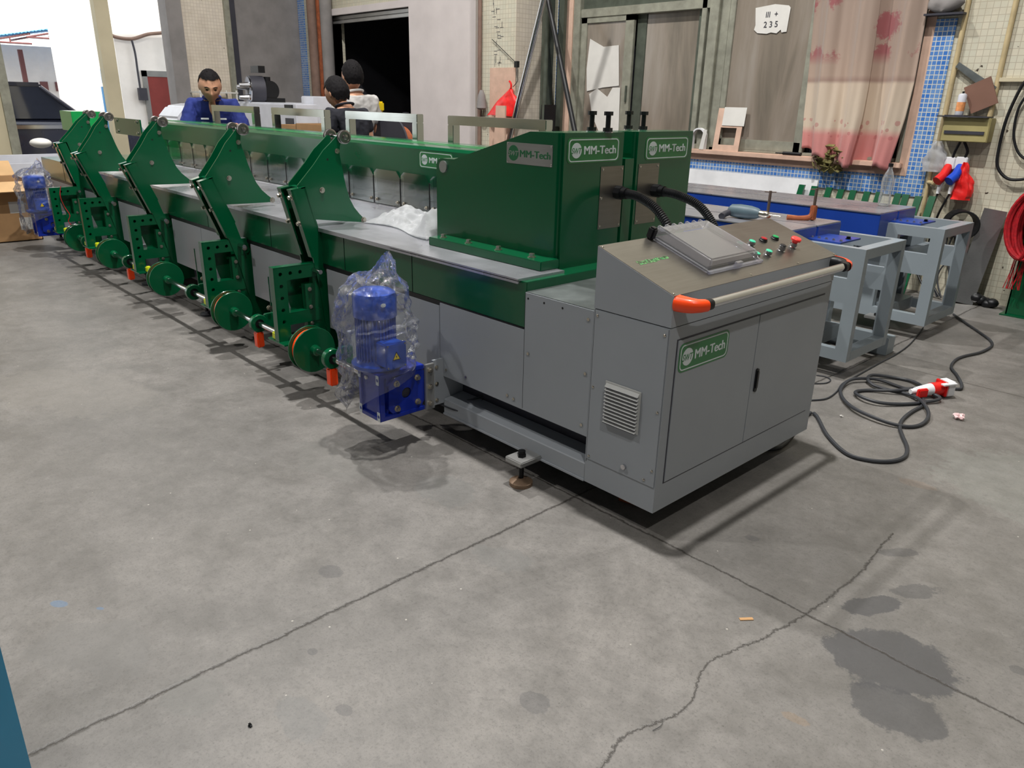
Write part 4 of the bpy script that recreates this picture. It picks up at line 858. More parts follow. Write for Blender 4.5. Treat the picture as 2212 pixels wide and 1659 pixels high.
# ---- geared motors
def gearmotor(ox, oy, label, far=False):
    t = thing('geared_motor', label, 'motor', (ox, oy, .16))
    x0, x1, y0, y1, z0_, z1_ = ox - .085, ox + .085, oy - .11, oy + .14, .16, .385
    gbx = MB().box(x0 + .012, x1 - .03, y0 + .012, y1 - .01, z0_ + .01, z1_ - .01, bev=.006)
    for zz in (z0_, z1_ - .022): gbx.box(x0, x1, y0, y1, zz, zz + .022, bev=.003)
    for xx in (x0 + .0006, x1 - .0226): gbx.box(xx, xx + .022, y0 + .0006, y0 + .03, z0_ + .001, z1_ - .001, bev=.003)
    gbx.box(x1 - .03, x1 - .022, y0 + .05, y1, z0_ + .01, z1_ - .02, bev=.003)
    g = gbx.obj('gearbox', M['blued'], t)
    oct_ = [(y0 + .07, z0_ + .025), (y1 - .02, z0_ + .02), (y1, z0_ + .05), (y1, z1_ - .03), (y1 - .02, z1_ - .012), (y0 + .09, z1_ - .03), (y0 + .055, z1_ - .07), (y0 + .05, z0_ + .05)]
    fc_ = MB().prism(oct_, 'x', x1 - .022, x1 - .004, holes=[circ((y0 + y1) / 2 + .025, .268, .026, 28)]).obj('gearbox_flange', M['blued'], g)
    MB().cyl((x1 - .03, (y0 + y1) / 2 + .025, .268), (x1 - .012, (y0 + y1) / 2 + .025, .268), .024, n=28).obj('bore', M['dgrey'], g)
    for (yy, zz) in ((y0 + .095, z1_ - .06), (y1 - .04, z1_ - .055), (y1 - .04, z0_ + .05), (y0 + .095, z0_ + .045)): part_bolt('bolt', (x1 - .004, yy, zz), (1, 0, 0), fc_, .0105, .014)
    for xx in (x0 + .011, x1 - .011):
        for zz in (z0_ + .025, z1_ - .025): MB().prism(rrect(.022, .045, .002, 2, xx, zz), 'y', y0 - .001, y0, holes=[circ(xx, zz, .0085, 12)]).obj('machined_corner', M['labelw'], g)
    MB().cyl((ox - .03, y0 + .012, z1_ - .04), (ox - .03, y0 + .004, z1_ - .04), .009, n=16).obj('level_glass', M['paper'], g)
    cx, cy = ox - .037, oy - .035
    MB().lathe([(.105, .385), (.115, .395), (.115, .408), (.095, .412), (.085, .43)], (cx, cy, 0), 'z', 40).obj('motor_flange', M['blue'], t)
    b = MB().lathe([(.076, .42), (.076, .64)], (cx, cy, 0), 'z', 40)
    for k in range(36):
        a = 2 * PI * k / 36; b.box(.074, .091, -.0018, .0018, .425, .636, X=Matrix.Translation((cx, cy, 0)) @ Matrix.Rotation(a, 4, 'Z'))
    mo = b.obj('motor_body', M['blue'], t)
    MB().lathe([(.092, .622), (.097, .624), (.098, .712), (.092, .730), (.07, .742), (.02, .748)], (cx, cy, 0), 'z', 44).obj('fan_cover', M['blue'], mo)
    v = Vector((CC.x - cx, CC.y - cy, 0)).normalized(); a = math.atan2(v.y, v.x)
    X_ = Matrix.Translation((cx, cy, 0)) @ Matrix.Rotation(a + .38, 4, 'Z')
    o = MB(); o.lathe([(.012, .0), (.012, .001)], (0, 0, 0), 'x', 20)
    for v_ in o.bm.verts: v_.co = Vector((v_.co.x + .0985, v_.co.y * 1.0, v_.co.z * .75 + .690))
    bmesh.ops.transform(o.bm, matrix=X_, verts=o.bm.verts[:]); o.obj('round_sticker', M['labelw'], mo)
    tb = MB().box(.07, .150, -.05, .05, .418, .528, bev=.006, X=Matrix.Translation((cx, cy, 0)) @ Matrix.Rotation(0.0, 4, 'Z')).obj('terminal_box', M['blue'], t)
    lid = MB().box(.150, .157, -.054, .054, .414, .532, bev=.004, X=Matrix.Translation((cx, cy, 0))).obj('box_lid', M['blue'], tb)
    tri = MB().prism([(-.022, -.017), (.022, -.017), (0, .022)], 'x', .157, .1578).bm
    mm = MB(); mm.prism([(-.022, -.017), (.022, -.017), (0, .022)], 'x', .157, .1578, holes=[[(-.0165, -.0135), (.0165, -.0135), (0, .0155)]])
    for v_ in mm.bm.verts: v_.co = Vector((v_.co.x + cx, v_.co.y + cy - .0, v_.co.z + .470))
    mm.obj('warning_border', M['black'], lid)
    mm = MB(); mm.prism([(-.0165, -.0135), (.0165, -.0135), (0, .0155)], 'x', .157, .1577).prism([(-.002, -.002), (.003, -.001), (.0005, -.010)], 'x', .157, .1577)
    for v_ in mm.bm.verts: v_.co = Vector((v_.co.x + cx, v_.co.y + cy, v_.co.z + .470))
    wt = mm.obj('warning_triangle', M['yellowp'], lid)
    mm = MB(); mm.prism([(.001, .007), (-.0035, -.002), (-.0005, -.002), (-.001, -.009), (.0035, .0005), (.0005, .0005)], 'x', .1577, .1580)
    for v_ in mm.bm.verts: v_.co = Vector((v_.co.x + cx, v_.co.y + cy, v_.co.z + .470))
    mm.obj('lightning_mark', M['black'], lid)
    for sy in (-.045, .045):
        for sz in (.423, .523): MB().cyl((cx + .157, cy + sy, sz), (cx + .161, cy + sy, sz), .004, n=10).obj('screw', M['zinc'], lid)
    return t
gearmotor(-1.335, -.25, 'blue geared motor under a clear bag on the near end of the drive shaft')
gearmotor(-7.42, -.25, 'blue geared motor under a clear bag at the far left end of the drive shaft', True)
def bag(cx, cy, label, seed, z0_=.375, z1_=.86, R_=.162):
    n1, n2 = 120, 100
    def fn(u, v):
        a = u * 2 * PI; z = z0_ + (z1_ - z0_) * v
        prof = [(0, .78), (.08, .95), (.25, 1.02), (.55, 1.0), (.78, .86), (.87, .62), (.93, .40), (1, .22)]
        for (p0, r0), (p1, r1) in zip(prof, prof[1:]):
            if p0 <= v <= p1: r = r0 + (r1 - r0) * (v - p0) / (p1 - p0); break
        fold = 0.05 * math.sin(a * 5 + v * 6 + seed) + 0.035 * math.sin(a * 11 - v * 9 + seed * 2)
        nz = noise.noise(Vector((math.cos(a) * 2, math.sin(a) * 2, v * 6 + seed))) * .22 + noise.noise(Vector((math.cos(a) * 5, math.sin(a) * 5, v * 14 + seed))) * .09
        r = r * R_ * (1 + fold + nz) + .016 * abs(noise.noise(Vector((math.cos(a) * 5, math.sin(a) * 5, v * 11 + seed)))) + .003 * noise.noise(Vector((math.cos(a) * 13, math.sin(a) * 13, v * 24)))
        dl = max(0, math.cos(a)) ** 2 * (v < .5) * .05; r = max(r + dl * .6, (.150 + dl) if v < .45 else .112) if v < .72 else r
        off = .06 * max(0, v - .75) * 4
        z += -(1 - v) ** 2 * .075 * (1 + math.cos(a + 2.2)) ** 1.5 + .02 * nz + (.05 * math.sin(a + .4) if v > .9 else 0)
        return Vector((cx + math.cos(a) * r + off * .35, cy + math.sin(a) * r + off * .35, z))
    m = MB().grid(n1, n2, fn); bmesh.ops.remove_doubles(m.bm, verts=m.bm.verts[:], dist=1e-5)
    o = m.obj('plastic_bag', M['bag']); return tag(o, label, 'bag')
bag(-1.372, -.285, 'crumpled clear plastic bag over the near blue motor', 2.0)
bag(-7.457, -.285, 'crumpled clear plastic bag over the far blue motor', 5.0)
# bubble wrap lying on the table
def bw(u, v):
    x = -2.32 + .66 * u; y = .27 + .46 * v + .05 * math.sin(u * 5)
    h = .05 + .035 * math.sin(u * 7 + v * 3) + .05 * noise.noise(Vector((u * 4, v * 4, 1))) + .022 * noise.noise(Vector((u * 16, v * 13, 4))) + 0.07 * max(0, u - .5) * 2
    e = min(u, 1 - u, v, 1 - v) * 7; e = min(1, e)
    return Vector((x, y, .866 + max(.003, h * e)))
o = MB().grid(100, 70, bw).obj('bubble_wrap', M['bubble']); tag(o, 'translucent bubble wrap heaped on the steel table beside the near tower', 'bubble wrap')
md = o.modifiers.new('s', 'SOLIDIFY'); md.thickness = .004
# red cord tied to the far bracket, white bag tied on the last arm
tag(MB().tube(smoothpath([(-6.82, -.20, .69), (-6.815, -.22, .60), (-6.82, -.20, .50), (-6.81, -.17, .42), (-6.815, -.19, .36), (-6.80, -.16, .30), (-6.82, -.20, .29)]), .0035).obj('red_string', M['redk']), 'red cord hanging from the farthest perforated bracket', 'cord')
gp_ = at(88, 309, 'x', -6.95)
tag(MB().sph(gp_, .075, (1.6, 1.2, .6), 3).obj('wrapped_grip', M['paper']), 'white wrapped bundle poking out left of the farthest arm', 'bundle')

# ------------------------------------------------------------------ control console
W_ = 1.19
ck_ = thing('control_console', 'grey control console with sloped steel panel at the near end of the machine', 'console', (-0.17, 0.6, 0.11))
cb_ = MB()
cb_.prism([(-0.341, 0.11), (0, 0.11), (0, 0.821), (-0.341, 0.821)], 'y', 0, W_)
cab = cb_.obj('cabinet', M['grey'], ck_)
dk = MB().prism([(-0.341, 0.8245), (0.002, 0.8245), (0.002, 0.934), (-0.341, 1.0515)], 'y', -0.001, W_ + 0.001).obj('desk_top', M['grey'], ck_)
MB().prism([(-0.338, 0.82), (-0.004, 0.82), (-0.004, 0.826), (-0.338, 0.826)], 'y', 0.004, W_ - 0.004).obj('desk_gap', M['black'], dk)
sl = math.atan2(0.1175, 0.343)
PX = Matrix(((0, math.cos(sl), math.sin(sl), 0.002), (1, 0, 0, 0), (0, -math.sin(sl), math.cos(sl), 0.934), (0, 0, 0, 1)))
# panel frame: local x = along width (world y), local y = down slope, local z = out of the panel
PX = Matrix(((0, math.cos(sl), math.sin(sl), -0.341), (1, 0, 0, 0), (0, -math.sin(sl), math.cos(sl), 1.0515), (0, 0, 0, 1)))
SLN = math.hypot(0.343, 0.1175)
sp = MB().box(0.0, W_, 0.0, SLN, 0.0002, 0.0022, X=PX).obj('steel_panel', M['panelsteel'], dk)
def pan(px, py):
    d = CR * ((px - CW / 2) / FPX) + CU * (-(py - CH / 2) / FPX) + CF
    n = Vector((math.sin(sl), 0, math.cos(sl))); o = Vector((-.341, 0, 1.0515)); p = CC + d * ((o - CC).dot(n) / d.dot(n))
    r = p - o; return (r.y, r.dot(Vector((math.cos(sl), 0, -math.sin(sl)))))
def plathe(prof, u, v, n=28):
    m = MB().lathe(prof, (u, v, 0), 'z', n); bmesh.ops.transform(m.bm, matrix=PX, verts=m.bm.verts[:]); return m
for (u, v) in ((.012, .012), (.012, SLN - .012), (W_ - .012, .012), (W_ - .012, SLN - .012), (.5, SLN - .012), (.86, SLN - .012), (.6, .012)): plathe([(.005, .002), (.005, .0035), (.002, .005)], u, v, 12).obj('panel_screw', M['zinc'], sp)
# green marker writing on the panel: faint brushed strokes
mt = NT('green_marker_film'); nz = mt.noise(60, mt.obj(), 3); mt.l(mt.ramp(nz.outputs[0], [(.35, (0.12, 0.3, 0.1)), (.6, (0.05, 0.26, 0.08))]), mt.b.inputs['Base Color']); mt.b.inputs['Roughness'].default_value = .5; n9 = mt.noise(95, mt.obj(), 4, .7); mt.l(mt.ramp(n9.outputs[0], [(.44, (0, 0, 0)), (.54, (1, 1, 1))]), mt.b.inputs['Alpha'])
mx = MB()
for k in range(7):
    mx.box(.055 + .026 * k, .078 + .026 * k, .135 + .004 * (k % 2), .160 - .006 * (k > 3), .0022, .0026, X=PX)
mx.obj('green_marking', mt.m, sp)
# HMI screen below a clear hinged cover
hm = MB().box(.315, .648, .012, .265, .002, .012, bev=.003, X=PX).obj('touch_screen', P('dim_screen', srgb(84, 80, 76), .3), sp)
MB().box(.345, .62, .045, .235, .012, .013, X=PX).obj('screen_glass', M['glassd'], hm) if False else None
cv = MB()
a0, a1, b0, b1 = .305, .655, .0, .285
def cvp(u, v, w): return PX @ Vector((u, v, w))
# cover shell: tapered tray, hinge side at v=0
def tray(h0, h1, ins):
    m = MB(); B = [(a0, b0, .006), (a1, b0, .006), (a1, b1, .012), (a0, b1, .012)]; T_ = [(a0 + ins, b0 + ins * .6, h0), (a1 - ins, b0 + ins * .6, h0), (a1 - ins, b1 - ins, h1), (a0 + ins, b1 - ins, h1)]
    vb = [m.bm.verts.new(cvp(*p)) for p in B]; vt = [m.bm.verts.new(cvp(*p)) for p in T_]
    for k in range(4): m.bm.faces.new((vb[k], vb[(k + 1) % 4], vt[(k + 1) % 4], vt[k]))
    m.bm.faces.new(vt); r = bmesh.ops.bevel(m.bm, geom=[e for e in m.bm.edges if e.is_manifold], offset=.006, segments=3, affect='EDGES'); return m
tc = tray(.050, .046, .016).obj('screen_cover', M['cover'], sp); 
rim = MB()
for (u0, v0, u1, v1) in ((a0 - .012, b0, a0, b1 + .01), (a1, b0, a1 + .012, b1 + .01), (a0 - .012, b1, a1 + .012, b1 + .012)): rim.box(u0, u1, v0, v1, .003, .012, X=PX)
rim.box(.46, .50, b1 + .004, b1 + .016, .004, .03, X=PX)
rim.obj('cover_rim', M['cover'], tc)
for k in range(7): MB().box(a0 + .03 + .045 * k, a0 + .045 + .045 * k, b0 - .008, b0 + .022, .03, .046, bev=.003, X=PX).obj('hinge_lug', M['cover'], tc)
MB().box(a0 - .03, a0 + .0, -.006, .024, .002, .05, bev=.006, X=PX).obj('hinge_block', M['black'], tc)
def button(px, py, cap, collar=True, R_=.015, hh=.020, mush=False):
    u, v = pan(px, py); c = plathe([(.018, .002), (.018, .006), (.0155, .008), (.0155, hh), (.0145, hh + .001)], u, v).obj('push_button', M['chrome'] if collar else M['black'], sp)
    if mush: plathe([(.012, hh), (.012, hh + .008), (.021, hh + .010), (.022, hh + .018), (.019, hh + .022), (.004, hh + .0225)], u, v).obj('button_cap', M[cap], c)
    else: plathe([(.0135, hh), (.0135, hh + .003), (.011, hh + .0045), (.002, hh + .005)], u, v).obj('button_cap', M[cap], c)
M['mint'] = P('mint_button', srgb(64, 190, 150), .35, emit=None); M['gbtn'] = P('green_button', srgb(10, 150, 80), .35); M['rbtn'] = P('dark_red_lamp', srgb(160, 16, 28), .3); M['ebtn'] = P('coral_red_mushroom', srgb(240, 62, 58), .35)
for a in ((1594, 535, 'mint'), (1621, 531, 'mint'), (1631, 557, 'mint'), (1657, 552, 'mint')): button(*a)
button(1648, 521, 'rbtn', False, hh=.012); button(1673, 517, 'gbtn', False, hh=.012); button(1686, 543, 'black', True, hh=.026); button(1711, 535, 'ebtn', True, hh=.024, mush=True)
# handle bar
hb_ = MB().cyl((.075, .10, .908), (.075, 1.10, .908), .0165, n=28).obj('handle_bar', M['chrome'], ck_)
for y, s, far in ((.03, 1, False), (1.16, -1, True)):
    m = MB(); rings = []
    path = [(.0, 0.0, .034, .027), (.022, .0, .032, .026), (.045, .005 * s, .028, .024), (.064, .018 * s, .024, .021), (.074, .04 * s, .021, .0195), (.0755, .072 * s, .019, .0185)]
    pr = None
    for i, (dx, dy, ry, rz) in enumerate(path):
        t_ = min(1, i / 4.0); ang = t_ * PI / 2
        R_ = []
        for k in range(20):
            a = 2 * PI * k / 20; w1_, w2_ = math.cos(a), math.sin(a)
            w1_ = math.copysign(abs(w1_) ** .75, w1_); w2_ = math.copysign(abs(w2_) ** .75, w2_)
            R_.append(m.bm.verts.new((.002 + dx - s * 0 + math.sin(ang) * w1_ * ry * 1.0, y + dy - math.cos(ang) * w1_ * ry * s * 1.0, .908 + w2_ * rz)))
        rings.append(R_)
    for A_, B_ in zip(rings, rings[1:]):
        for k in range(20): m.bm.faces.new((A_[k], A_[(k + 1) % 20], B_[(k + 1) % 20], B_[k]))
    m.bm.faces.new(rings[0]); m.bm.faces.new(rings[-1])
    e = m.obj('handle_end', M['black'], hb_)
    # coloured outer shell
    s2 = MB(); rr = []
    for i, (dx, dy, ry, rz) in enumerate(path[:5]):
        t_ = min(1, i / 4.0); ang = t_ * PI / 2; R_ = []
        for k in range(9):
            a = -PI / 2 + PI * k / 8; w1_, w2_ = math.cos(a), math.sin(a); w1_ = abs(w1_) ** .75; w2_ = math.copysign(abs(w2_) ** .75, w2_)
            R_.append(s2.bm.verts.new((.002 + dx + math.sin(ang) * w1_ * (ry + .003), y + dy - math.cos(ang) * w1_ * (ry + .003) * s, .908 + w2_ * (rz + .0015))))
        rr.append(R_)
    for A_, B_ in zip(rr, rr[1:]):
        for k in range(8): s2.bm.faces.new((A_[k], A_[k + 1], B_[k + 1], B_[k]))
    s2.obj('orange_shell', M['orange'], e)
# doors on the front
def door(y0, y1):
    return MB().box(0.0, 0.004, y0, y1, .224, .770, bev=.0012).obj('cabinet_door', M['grey'], cab)
MB().box(0.0, 0.0012, .046, 1.138, .219, .7745).obj('door_gap', M['dgrey'], cab)
da = door(.051, .588); db = door(.5915, 1.1345)
logo_sign(frame_mat((.0042, .218, .701), (0, 1, 0), (0, 0, 1)), .315, .108, da)
MB().prism(rrect(.020, .100, .008, 4, .625, .492), 'x', .004, .010).prism(rrect(.012, .075, .005, 4, .625, .495), 'x', .010, .014).obj('latch_handle', M['black'], db)
# side panel, vent and switch
sd = MB().box(-.333, -.004, -.0035, 0, .215, .8185, bev=.001).obj('side_panel', M['grey'], cab)
MB().box(-.336, -.3345, -.0008, 0, .2, .82).obj('panel_seam', M['black'], cab)
for (x, z) in ((-.018, .795), (-.32, .80), (-.32, .52), (-.018, .51), (-.018, .28), (-.32, .23), (-.05, .232)): MB().lathe([(.0055, 0), (.0055, -.002), (.003, -.004)], (x, -.0035, z), 'y', 12).obj('screw', M['zinc'], sd)
vn = MB().box(-.258, -.092, -.009, -.0035, .398, .566, bev=.002)
for k in range(11):
    z = .555 - k * .0142; vn.prism([(-.020, z - .010), (-.009, z + .003), (-.009, z - .010)], 'x', -.252, -.098)
vn.obj('louvre_vent', M['vent'], sd)
vg = MB()
for k in range(11): z = .555 - k * .0142; vg.box(-.251, -.099, -.0207, -.0100, z - .0125, z - .0102)
vg.obj('vent_slots', M['dgrey'], sd)
MB().cyl((-.143, -.0035, .251), (-.143, -.014, .251), .010, n=20).cyl((-.143, -.014, .251), (-.143, -.0145, .251), .005).obj('round_switch', M['chrome'], sd)
# ------------------------------------------------------------------ the two blue beds on grey end frames
def fx(px, py, y): p = at(px, py, 'y', y); return (p.x, p.z)
def bed(y0, label, cart_extra):
    t = thing('blue_machine_bed', label, 'machine bed', (-0.7, y0 + .3, 0), 'blue machine beds behind the console')
    o1a, o1b = fx(1971, 502, 3.6), fx(2031, 540, 3.6); o2a, o2b = fx(1935, 566, 3.6), fx(2016, 668, 3.6)
    x1 = -.324; x0 = -.98; ya, yb = y0, y0 + .575
    h1 = [(o1a[0], .615), (o1b[0] - .0, .615), (o1b[0], .735), (o1a[0], .735)]; h2 = [(-.80, .185), (o2b[0], .185), (o2b[0], .47), (-.80, .47)]
    h1 = [(-.62, .605), (-.405, .605), (-.405, .715), (-.62, .715)]; h2 = [(-.70, .18), (-.40, .18), (-.40, .46), (-.70, .46)]
    f = MB()
    for y in (ya, yb - .05): f.prism([(x0, .11), (x1, .11), (x1, .785), (x0, .785)], 'y', y, y + .05, holes=[h1, h2])
    for z in (.11, .725): f.box(x1 - .07, x1, ya + .05, yb - .05, z, z + .06, bev=.002)
    f.box(x0, x0 + .05, ya + .05, yb - .05, .11, .30).box(x1 - .30, x1 - .25, ya + .05, yb - .05, .50, .60).box(-.98, -.6, ya + .08, yb - .08, .11, .2)
    f.obj('end_frame', M['frame'], t)
    pl = MB().box(-.74, -.50, ya + .05, yb - .25, .786, .796).obj('mounting_plate', M['bluebed'], t)
    for k in range(5): part_bolt('bolt', (-.70 + .045 * k, ya + .10, .796), (0, 0, 1), pl, .007, .007)
    part_bolt('bolt', (-.53, ya + .22, .796), (0, 0, 1), pl, .012, .012, 'blackm')
    L = -4.6
    for (a, b) in ((y0 - .15, y0 + .145), (y0 + .165, y0 + .475)):
        bm__ = MB().box(L, -.70, a, b, .66, .852, bev=.002).obj('blue_beam', M['bluebed'], t)
        MB().box(L, -.705, a - .004, b, .852, .861, bev=.001).obj('steel_top', M['table'], bm__)
    MB().box(L, -1.05, y0, y0 + .40, .2, .66).obj('bed_body', M['dgrey'], t)
    for x in (-1.3, -2.8, -4.3): MB().box(x - .1, x + .1, y0 + .0, y0 + .4, .0, .2).obj('bed_foot', M['frame'], t)
    return t
b1 = bed(2.31, 'nearer blue machine bed with drill and clamps on it', 0)
b2 = bed(3.54, 'farther blue machine bed with a plastic bottle on its end', 1)
for (x, y, lb) in ((-.62, 3.45, 'white foot plate with black bolt beside the farther grey end frame'),):
    t = thing('levelling_foot', lb, 'machine foot', (x, y, 0))
    MB().box(x - .07, x + .07, y - .05, y + .05, .12, .142, bev=.003).obj('foot_plate', M['alu'], t); MB().cyl((x, y, 0.02), (x, y, .155), .012).cyl((x, y, .142), (x, y, .158), .02, n=6).obj('screw', M['blackm'], t); MB().cyl((x, y, 0), (x, y, .02), .045, n=24).obj('foot_disc', M['rubber'], t)
# loose grey beam lying behind the near frame
tag(MB().box(-1.0, -.35, 3.00, 3.12, 0, .12, bev=.004).obj('steel_channel', M['frame']), 'short grey steel channel lying on the floor behind the nearer end frame', 'beam')
# drill
dx, dy = -1.12, 2.33
t = thing('power_drill', 'worn blue grey power drill lying on the nearer blue bed', 'drill', (dx, dy, .862))
MB().lathe([(.02, -.12), (.038, -.10), (.044, -.04), (.042, .03), (.033, .08), (.022, .10)], (dx, dy, .905), 'x', 24).obj('motor_housing', M['teal'] if False else P('faded_blue_drill_casing', srgb(84, 102, 110), .45, var=.2), t)
MB().tube([(dx - .09, dy - .01, .90), (dx - .11, dy - .06, .885), (dx - .09, dy - .13, .878)], .02, 12).obj('handle', M['dgrey'], t)
MB().lathe([(.020, .10), (.022, .14), (.014, .155), (.004, .16), (.004, .24)], (dx, dy, .905), 'x', 20).obj('chuck', M['zinc'], t)
# clamps
def clamp(px, py, top, label, big):
    b = at(px, py, 'z', .862)
    t = thing('screw_clamp', label, 'clamp', (b.x, b.y, .862), 'screw clamps on the nearer bed')
    MB().cyl((b.x, b.y, .862), (b.x + .0, b.y, top), .009, n=12).obj('threaded_rod', M['rustd'], t)
    MB().cyl((b.x - .035, b.y - .01, top - .008), (b.x + .035, b.y + .01, top - .006), .0035, n=8).obj('tommy_bar', M['rustd'], t)
    if big:
        MB().tube(smoothpath([(b.x, b.y, .93), (b.x - .01, b.y - .01, .885), (b.x - .05, b.y - .05, .872), (b.x - .12, b.y - .10, .874)]), .018, 10).box(b.x - .018, b.x + .018, b.y - .018, b.y + .018, .865, .955, bev=.005).obj('clamp_frame', M['rust'], t)
    else: MB().box(b.x - .018, b.x + .018, b.y - .018, b.y + .018, .862, .885, bev=.004).obj('clamp_frame', M['rust'], t)
clamp(1657, 470, 1.03, 'thin screw clamp with a cross bar standing next to the drill', False)
clamp(1754, 476, 1.06, 'rusty orange screw clamp at the right end of the nearer bed', True)
# bottle
p = at(1908, 445, 'z', .862)
t = thing('plastic_bottle', 'half full clear plastic bottle standing on the farther blue bed', 'bottle', (p.x, p.y, .862))
MB().lathe([(.030, 0), (.041, .01), (.042, .06), (.036, .10), (.040, .13), (.043, .17), (.040, .20), (.028, .235), (.015, .262), (.013, .285)], (p.x, p.y, .862), 'z', 36).obj('bottle_body', M['bottle'], t)
MB().cyl((p.x, p.y, 1.142), (p.x, p.y, 1.166), .0165, n=24).obj('cap', M['black'], t)
# white board and green steel strips leaning at the wall
m = MB().prism([(YW - .16, .30), (YW - .145, .30), (YW - .075, WZ(.905)), (YW - .09, WZ(.905))], 'x', WX(-3.9), WX(-1.911)); tag(m.obj('white_board', M['white']), 'long white board leaning under the window sill behind the blue beds', 'board')
sl_px = [(1727, 399), (1754, 402), (1786, 405), (1812, 409), (1838, 411), (1868, 414), (1894, 415), (1935, 418), (1952, 420), (1979, 424), (2009, 424)]
wh = ['first green steel strip from the left, in front of the white board', 'second green steel strip from the left, in front of the white board', 'third green steel strip from the left, just right of the white board', 'fourth green steel strip from the left leaning on the wall', 'fifth green steel strip from the left leaning on the wall', 'sixth green steel strip from the left leaning on the wall', 'seventh green steel strip, just left of the plastic bottle', 'eighth green steel strip, just right of the plastic bottle', 'ninth green steel strip, close to the one by the bottle', 'second last green steel strip, behind the end of the blue bed', 'last green steel strip at the right, tallest in view']
for k, (px, py) in enumerate(sl_px):
    a = at(px + 6, py, 'y', YW - .15); x = a.x; z = a.z
    m = MB().prism([(YW - .45, 0), (YW - .425, 0), (YW - .13, z), (YW - .155, z)], 'x', x - .028, x + .028)
    m.box(x - .03, x - .026, YW - .44, YW - .43, 0.02, .03)
    tag(m.obj('green_steel_strip', M['green']), wh[k], 'steel strip', 'green steel strips leaning against the window wall')
# stainless profile leaning on the wall
F = at(2075, 655, 'z', 0); T1 = at(2150, 455, 'y', YW - .05)
d = (T1 - Vector((F.x, F.y, 0))); L_ = d.length; d.normalize(); side = d.cross(Vector((.35, -.94, 0))).normalized(); nn = side.cross(d).normalized()
X_ = Matrix(((side.x, nn.x, d.x, F.x), (side.y, nn.y, d.y, F.y), (side.z, nn.z, d.z, 0.005), (0, 0, 0, 1)))
m = MB().prism([(-.085, .03), (-.035, -.05), (.075, -.03), (.085, .03)], 'z', 0, L_, ) ; bmesh.ops.transform(m.bm, matrix=X_, verts=m.bm.verts[:])
tag(m.obj('steel_profile', M['steel'], smooth=False), 'bent stainless steel profile leaning against the tiled wall', 'steel profile')
# green post with hanging red cord bundle
gp = thing('green_post', 'dark green steel post at the right edge of the picture', 'post', (-.02, 4.88, 0))
MB().box(-.17, .22, 4.88, 4.95, 0, .93, bev=.003).box(-.17, -.158, 4.88, 5.15, 0, .93).box(-.20, .25, 4.85, 5.18, 0, .012).obj('post_body', M['green'], gp)
MB().box(.10, .60, 4.75, 5.15, 0, .8).obj('dark_bin', M['black'], gp)
cx, cy, cz = at(2216, 492, 'y', 4.8)
rt = thing('red_cord_bundle', 'big bundle of red cord hanging at the right edge above the green post', 'cord bundle', (cx, cy, cz))
m = MB(); random.seed(3)
for k in range(46):
    a = random.uniform(-1, 1); rr = .20 * (1 - .15 * random.random()); of = random.uniform(-.09, .09)
    pts = []
    for j in range(29):
        th = 2 * PI * (j / 28); pts.append((cx + .06 - rr * math.sin(th) * (1.0 - .25 * abs(a)) + a * .035 + (.10 if th > PI else 0) * math.sin(th), cy + of + .03 * math.sin(th), cz + .03 + .26 * math.cos(th)))
    m.tube(pts, .013, 6)
m.obj('cord_loops', M['redk'], rt)
m = MB()
for k in range(14):
    x = cx + .02 + random.uniform(-.06, .06); m.tube(smoothpath([(x, cy, cz - .2), (x - .01, cy, cz - .32), (x + random.uniform(-.05, .05), cy, cz - .48)], 3), .003, 5)
m.obj('loose_ends', M['redk'], rt)
# black lump on floor by the wall
p = at(2122, 655, 'z', 0); m = MB()
for k in range(7): m.sph((p.x + .03 * k - .08, p.y - .1 + .03 * math.sin(k * 2), .045 + .02 * math.sin(k)), .05, (1, 1, .8), 2)
ob = m.obj('black_motor_scrap', M['black']); tag(ob, 'small black part with a steel ring on the floor by the green post', 'machine part')
MB().lathe([(.008, 0), (.02, 0), (.02, .01), (.008, .01)], (p.x - .02, p.y - .16, .05), 'y', 20).obj('steel_ring', M['chrome'], ob)
# ---------------- things on the window wall
def wall(px, py, y=None): return at(px, py, 'y', YW if y is None else y)
for nm, a, b, r, lb in (('conduit', (2095, 0), (2030, 310), .020, 'vertical cream conduit left of the fuse box'), ('conduit', (2203, 0), (2135, 252), .020, 'vertical cream conduit right of the fuse box')):
    A_, B_ = wall(*a), wall(*b); x = (A_.x + B_.x) / 2
    tag(MB().cyl((x, YW - .02, B_.z - (.02 if px else 0)), (x, YW - .02, 4.5), r, n=14).obj(nm, M['pipe']), lb, 'pipe')
A_ = wall(2028, 312); B_ = wall(1990, 445)
tag(MB().cyl((A_.x - .01, YW - .03, .40), (A_.x - .01, YW - .03, WZ(1.2)), .016, n=12).cyl((A_.x - .01, YW - .03, .95), (A_.x + .07, YW - .10, .95), .018).cyl((A_.x + .05, YW - .10, .94), (A_.x + .05, YW - .10, .985), .008).obj('water_pipe', M['pipe']), 'old water pipe with a small valve below the left conduit', 'pipe')
A_ = wall(2163, 168); MBx = MB().box(A_.x, 2.5, YW - .04, YW, A_.z - .03, A_.z); tag(MBx.obj('cable_ledge', M['cream']), 'thin horizontal ledge running right from the cream conduit', 'ledge')
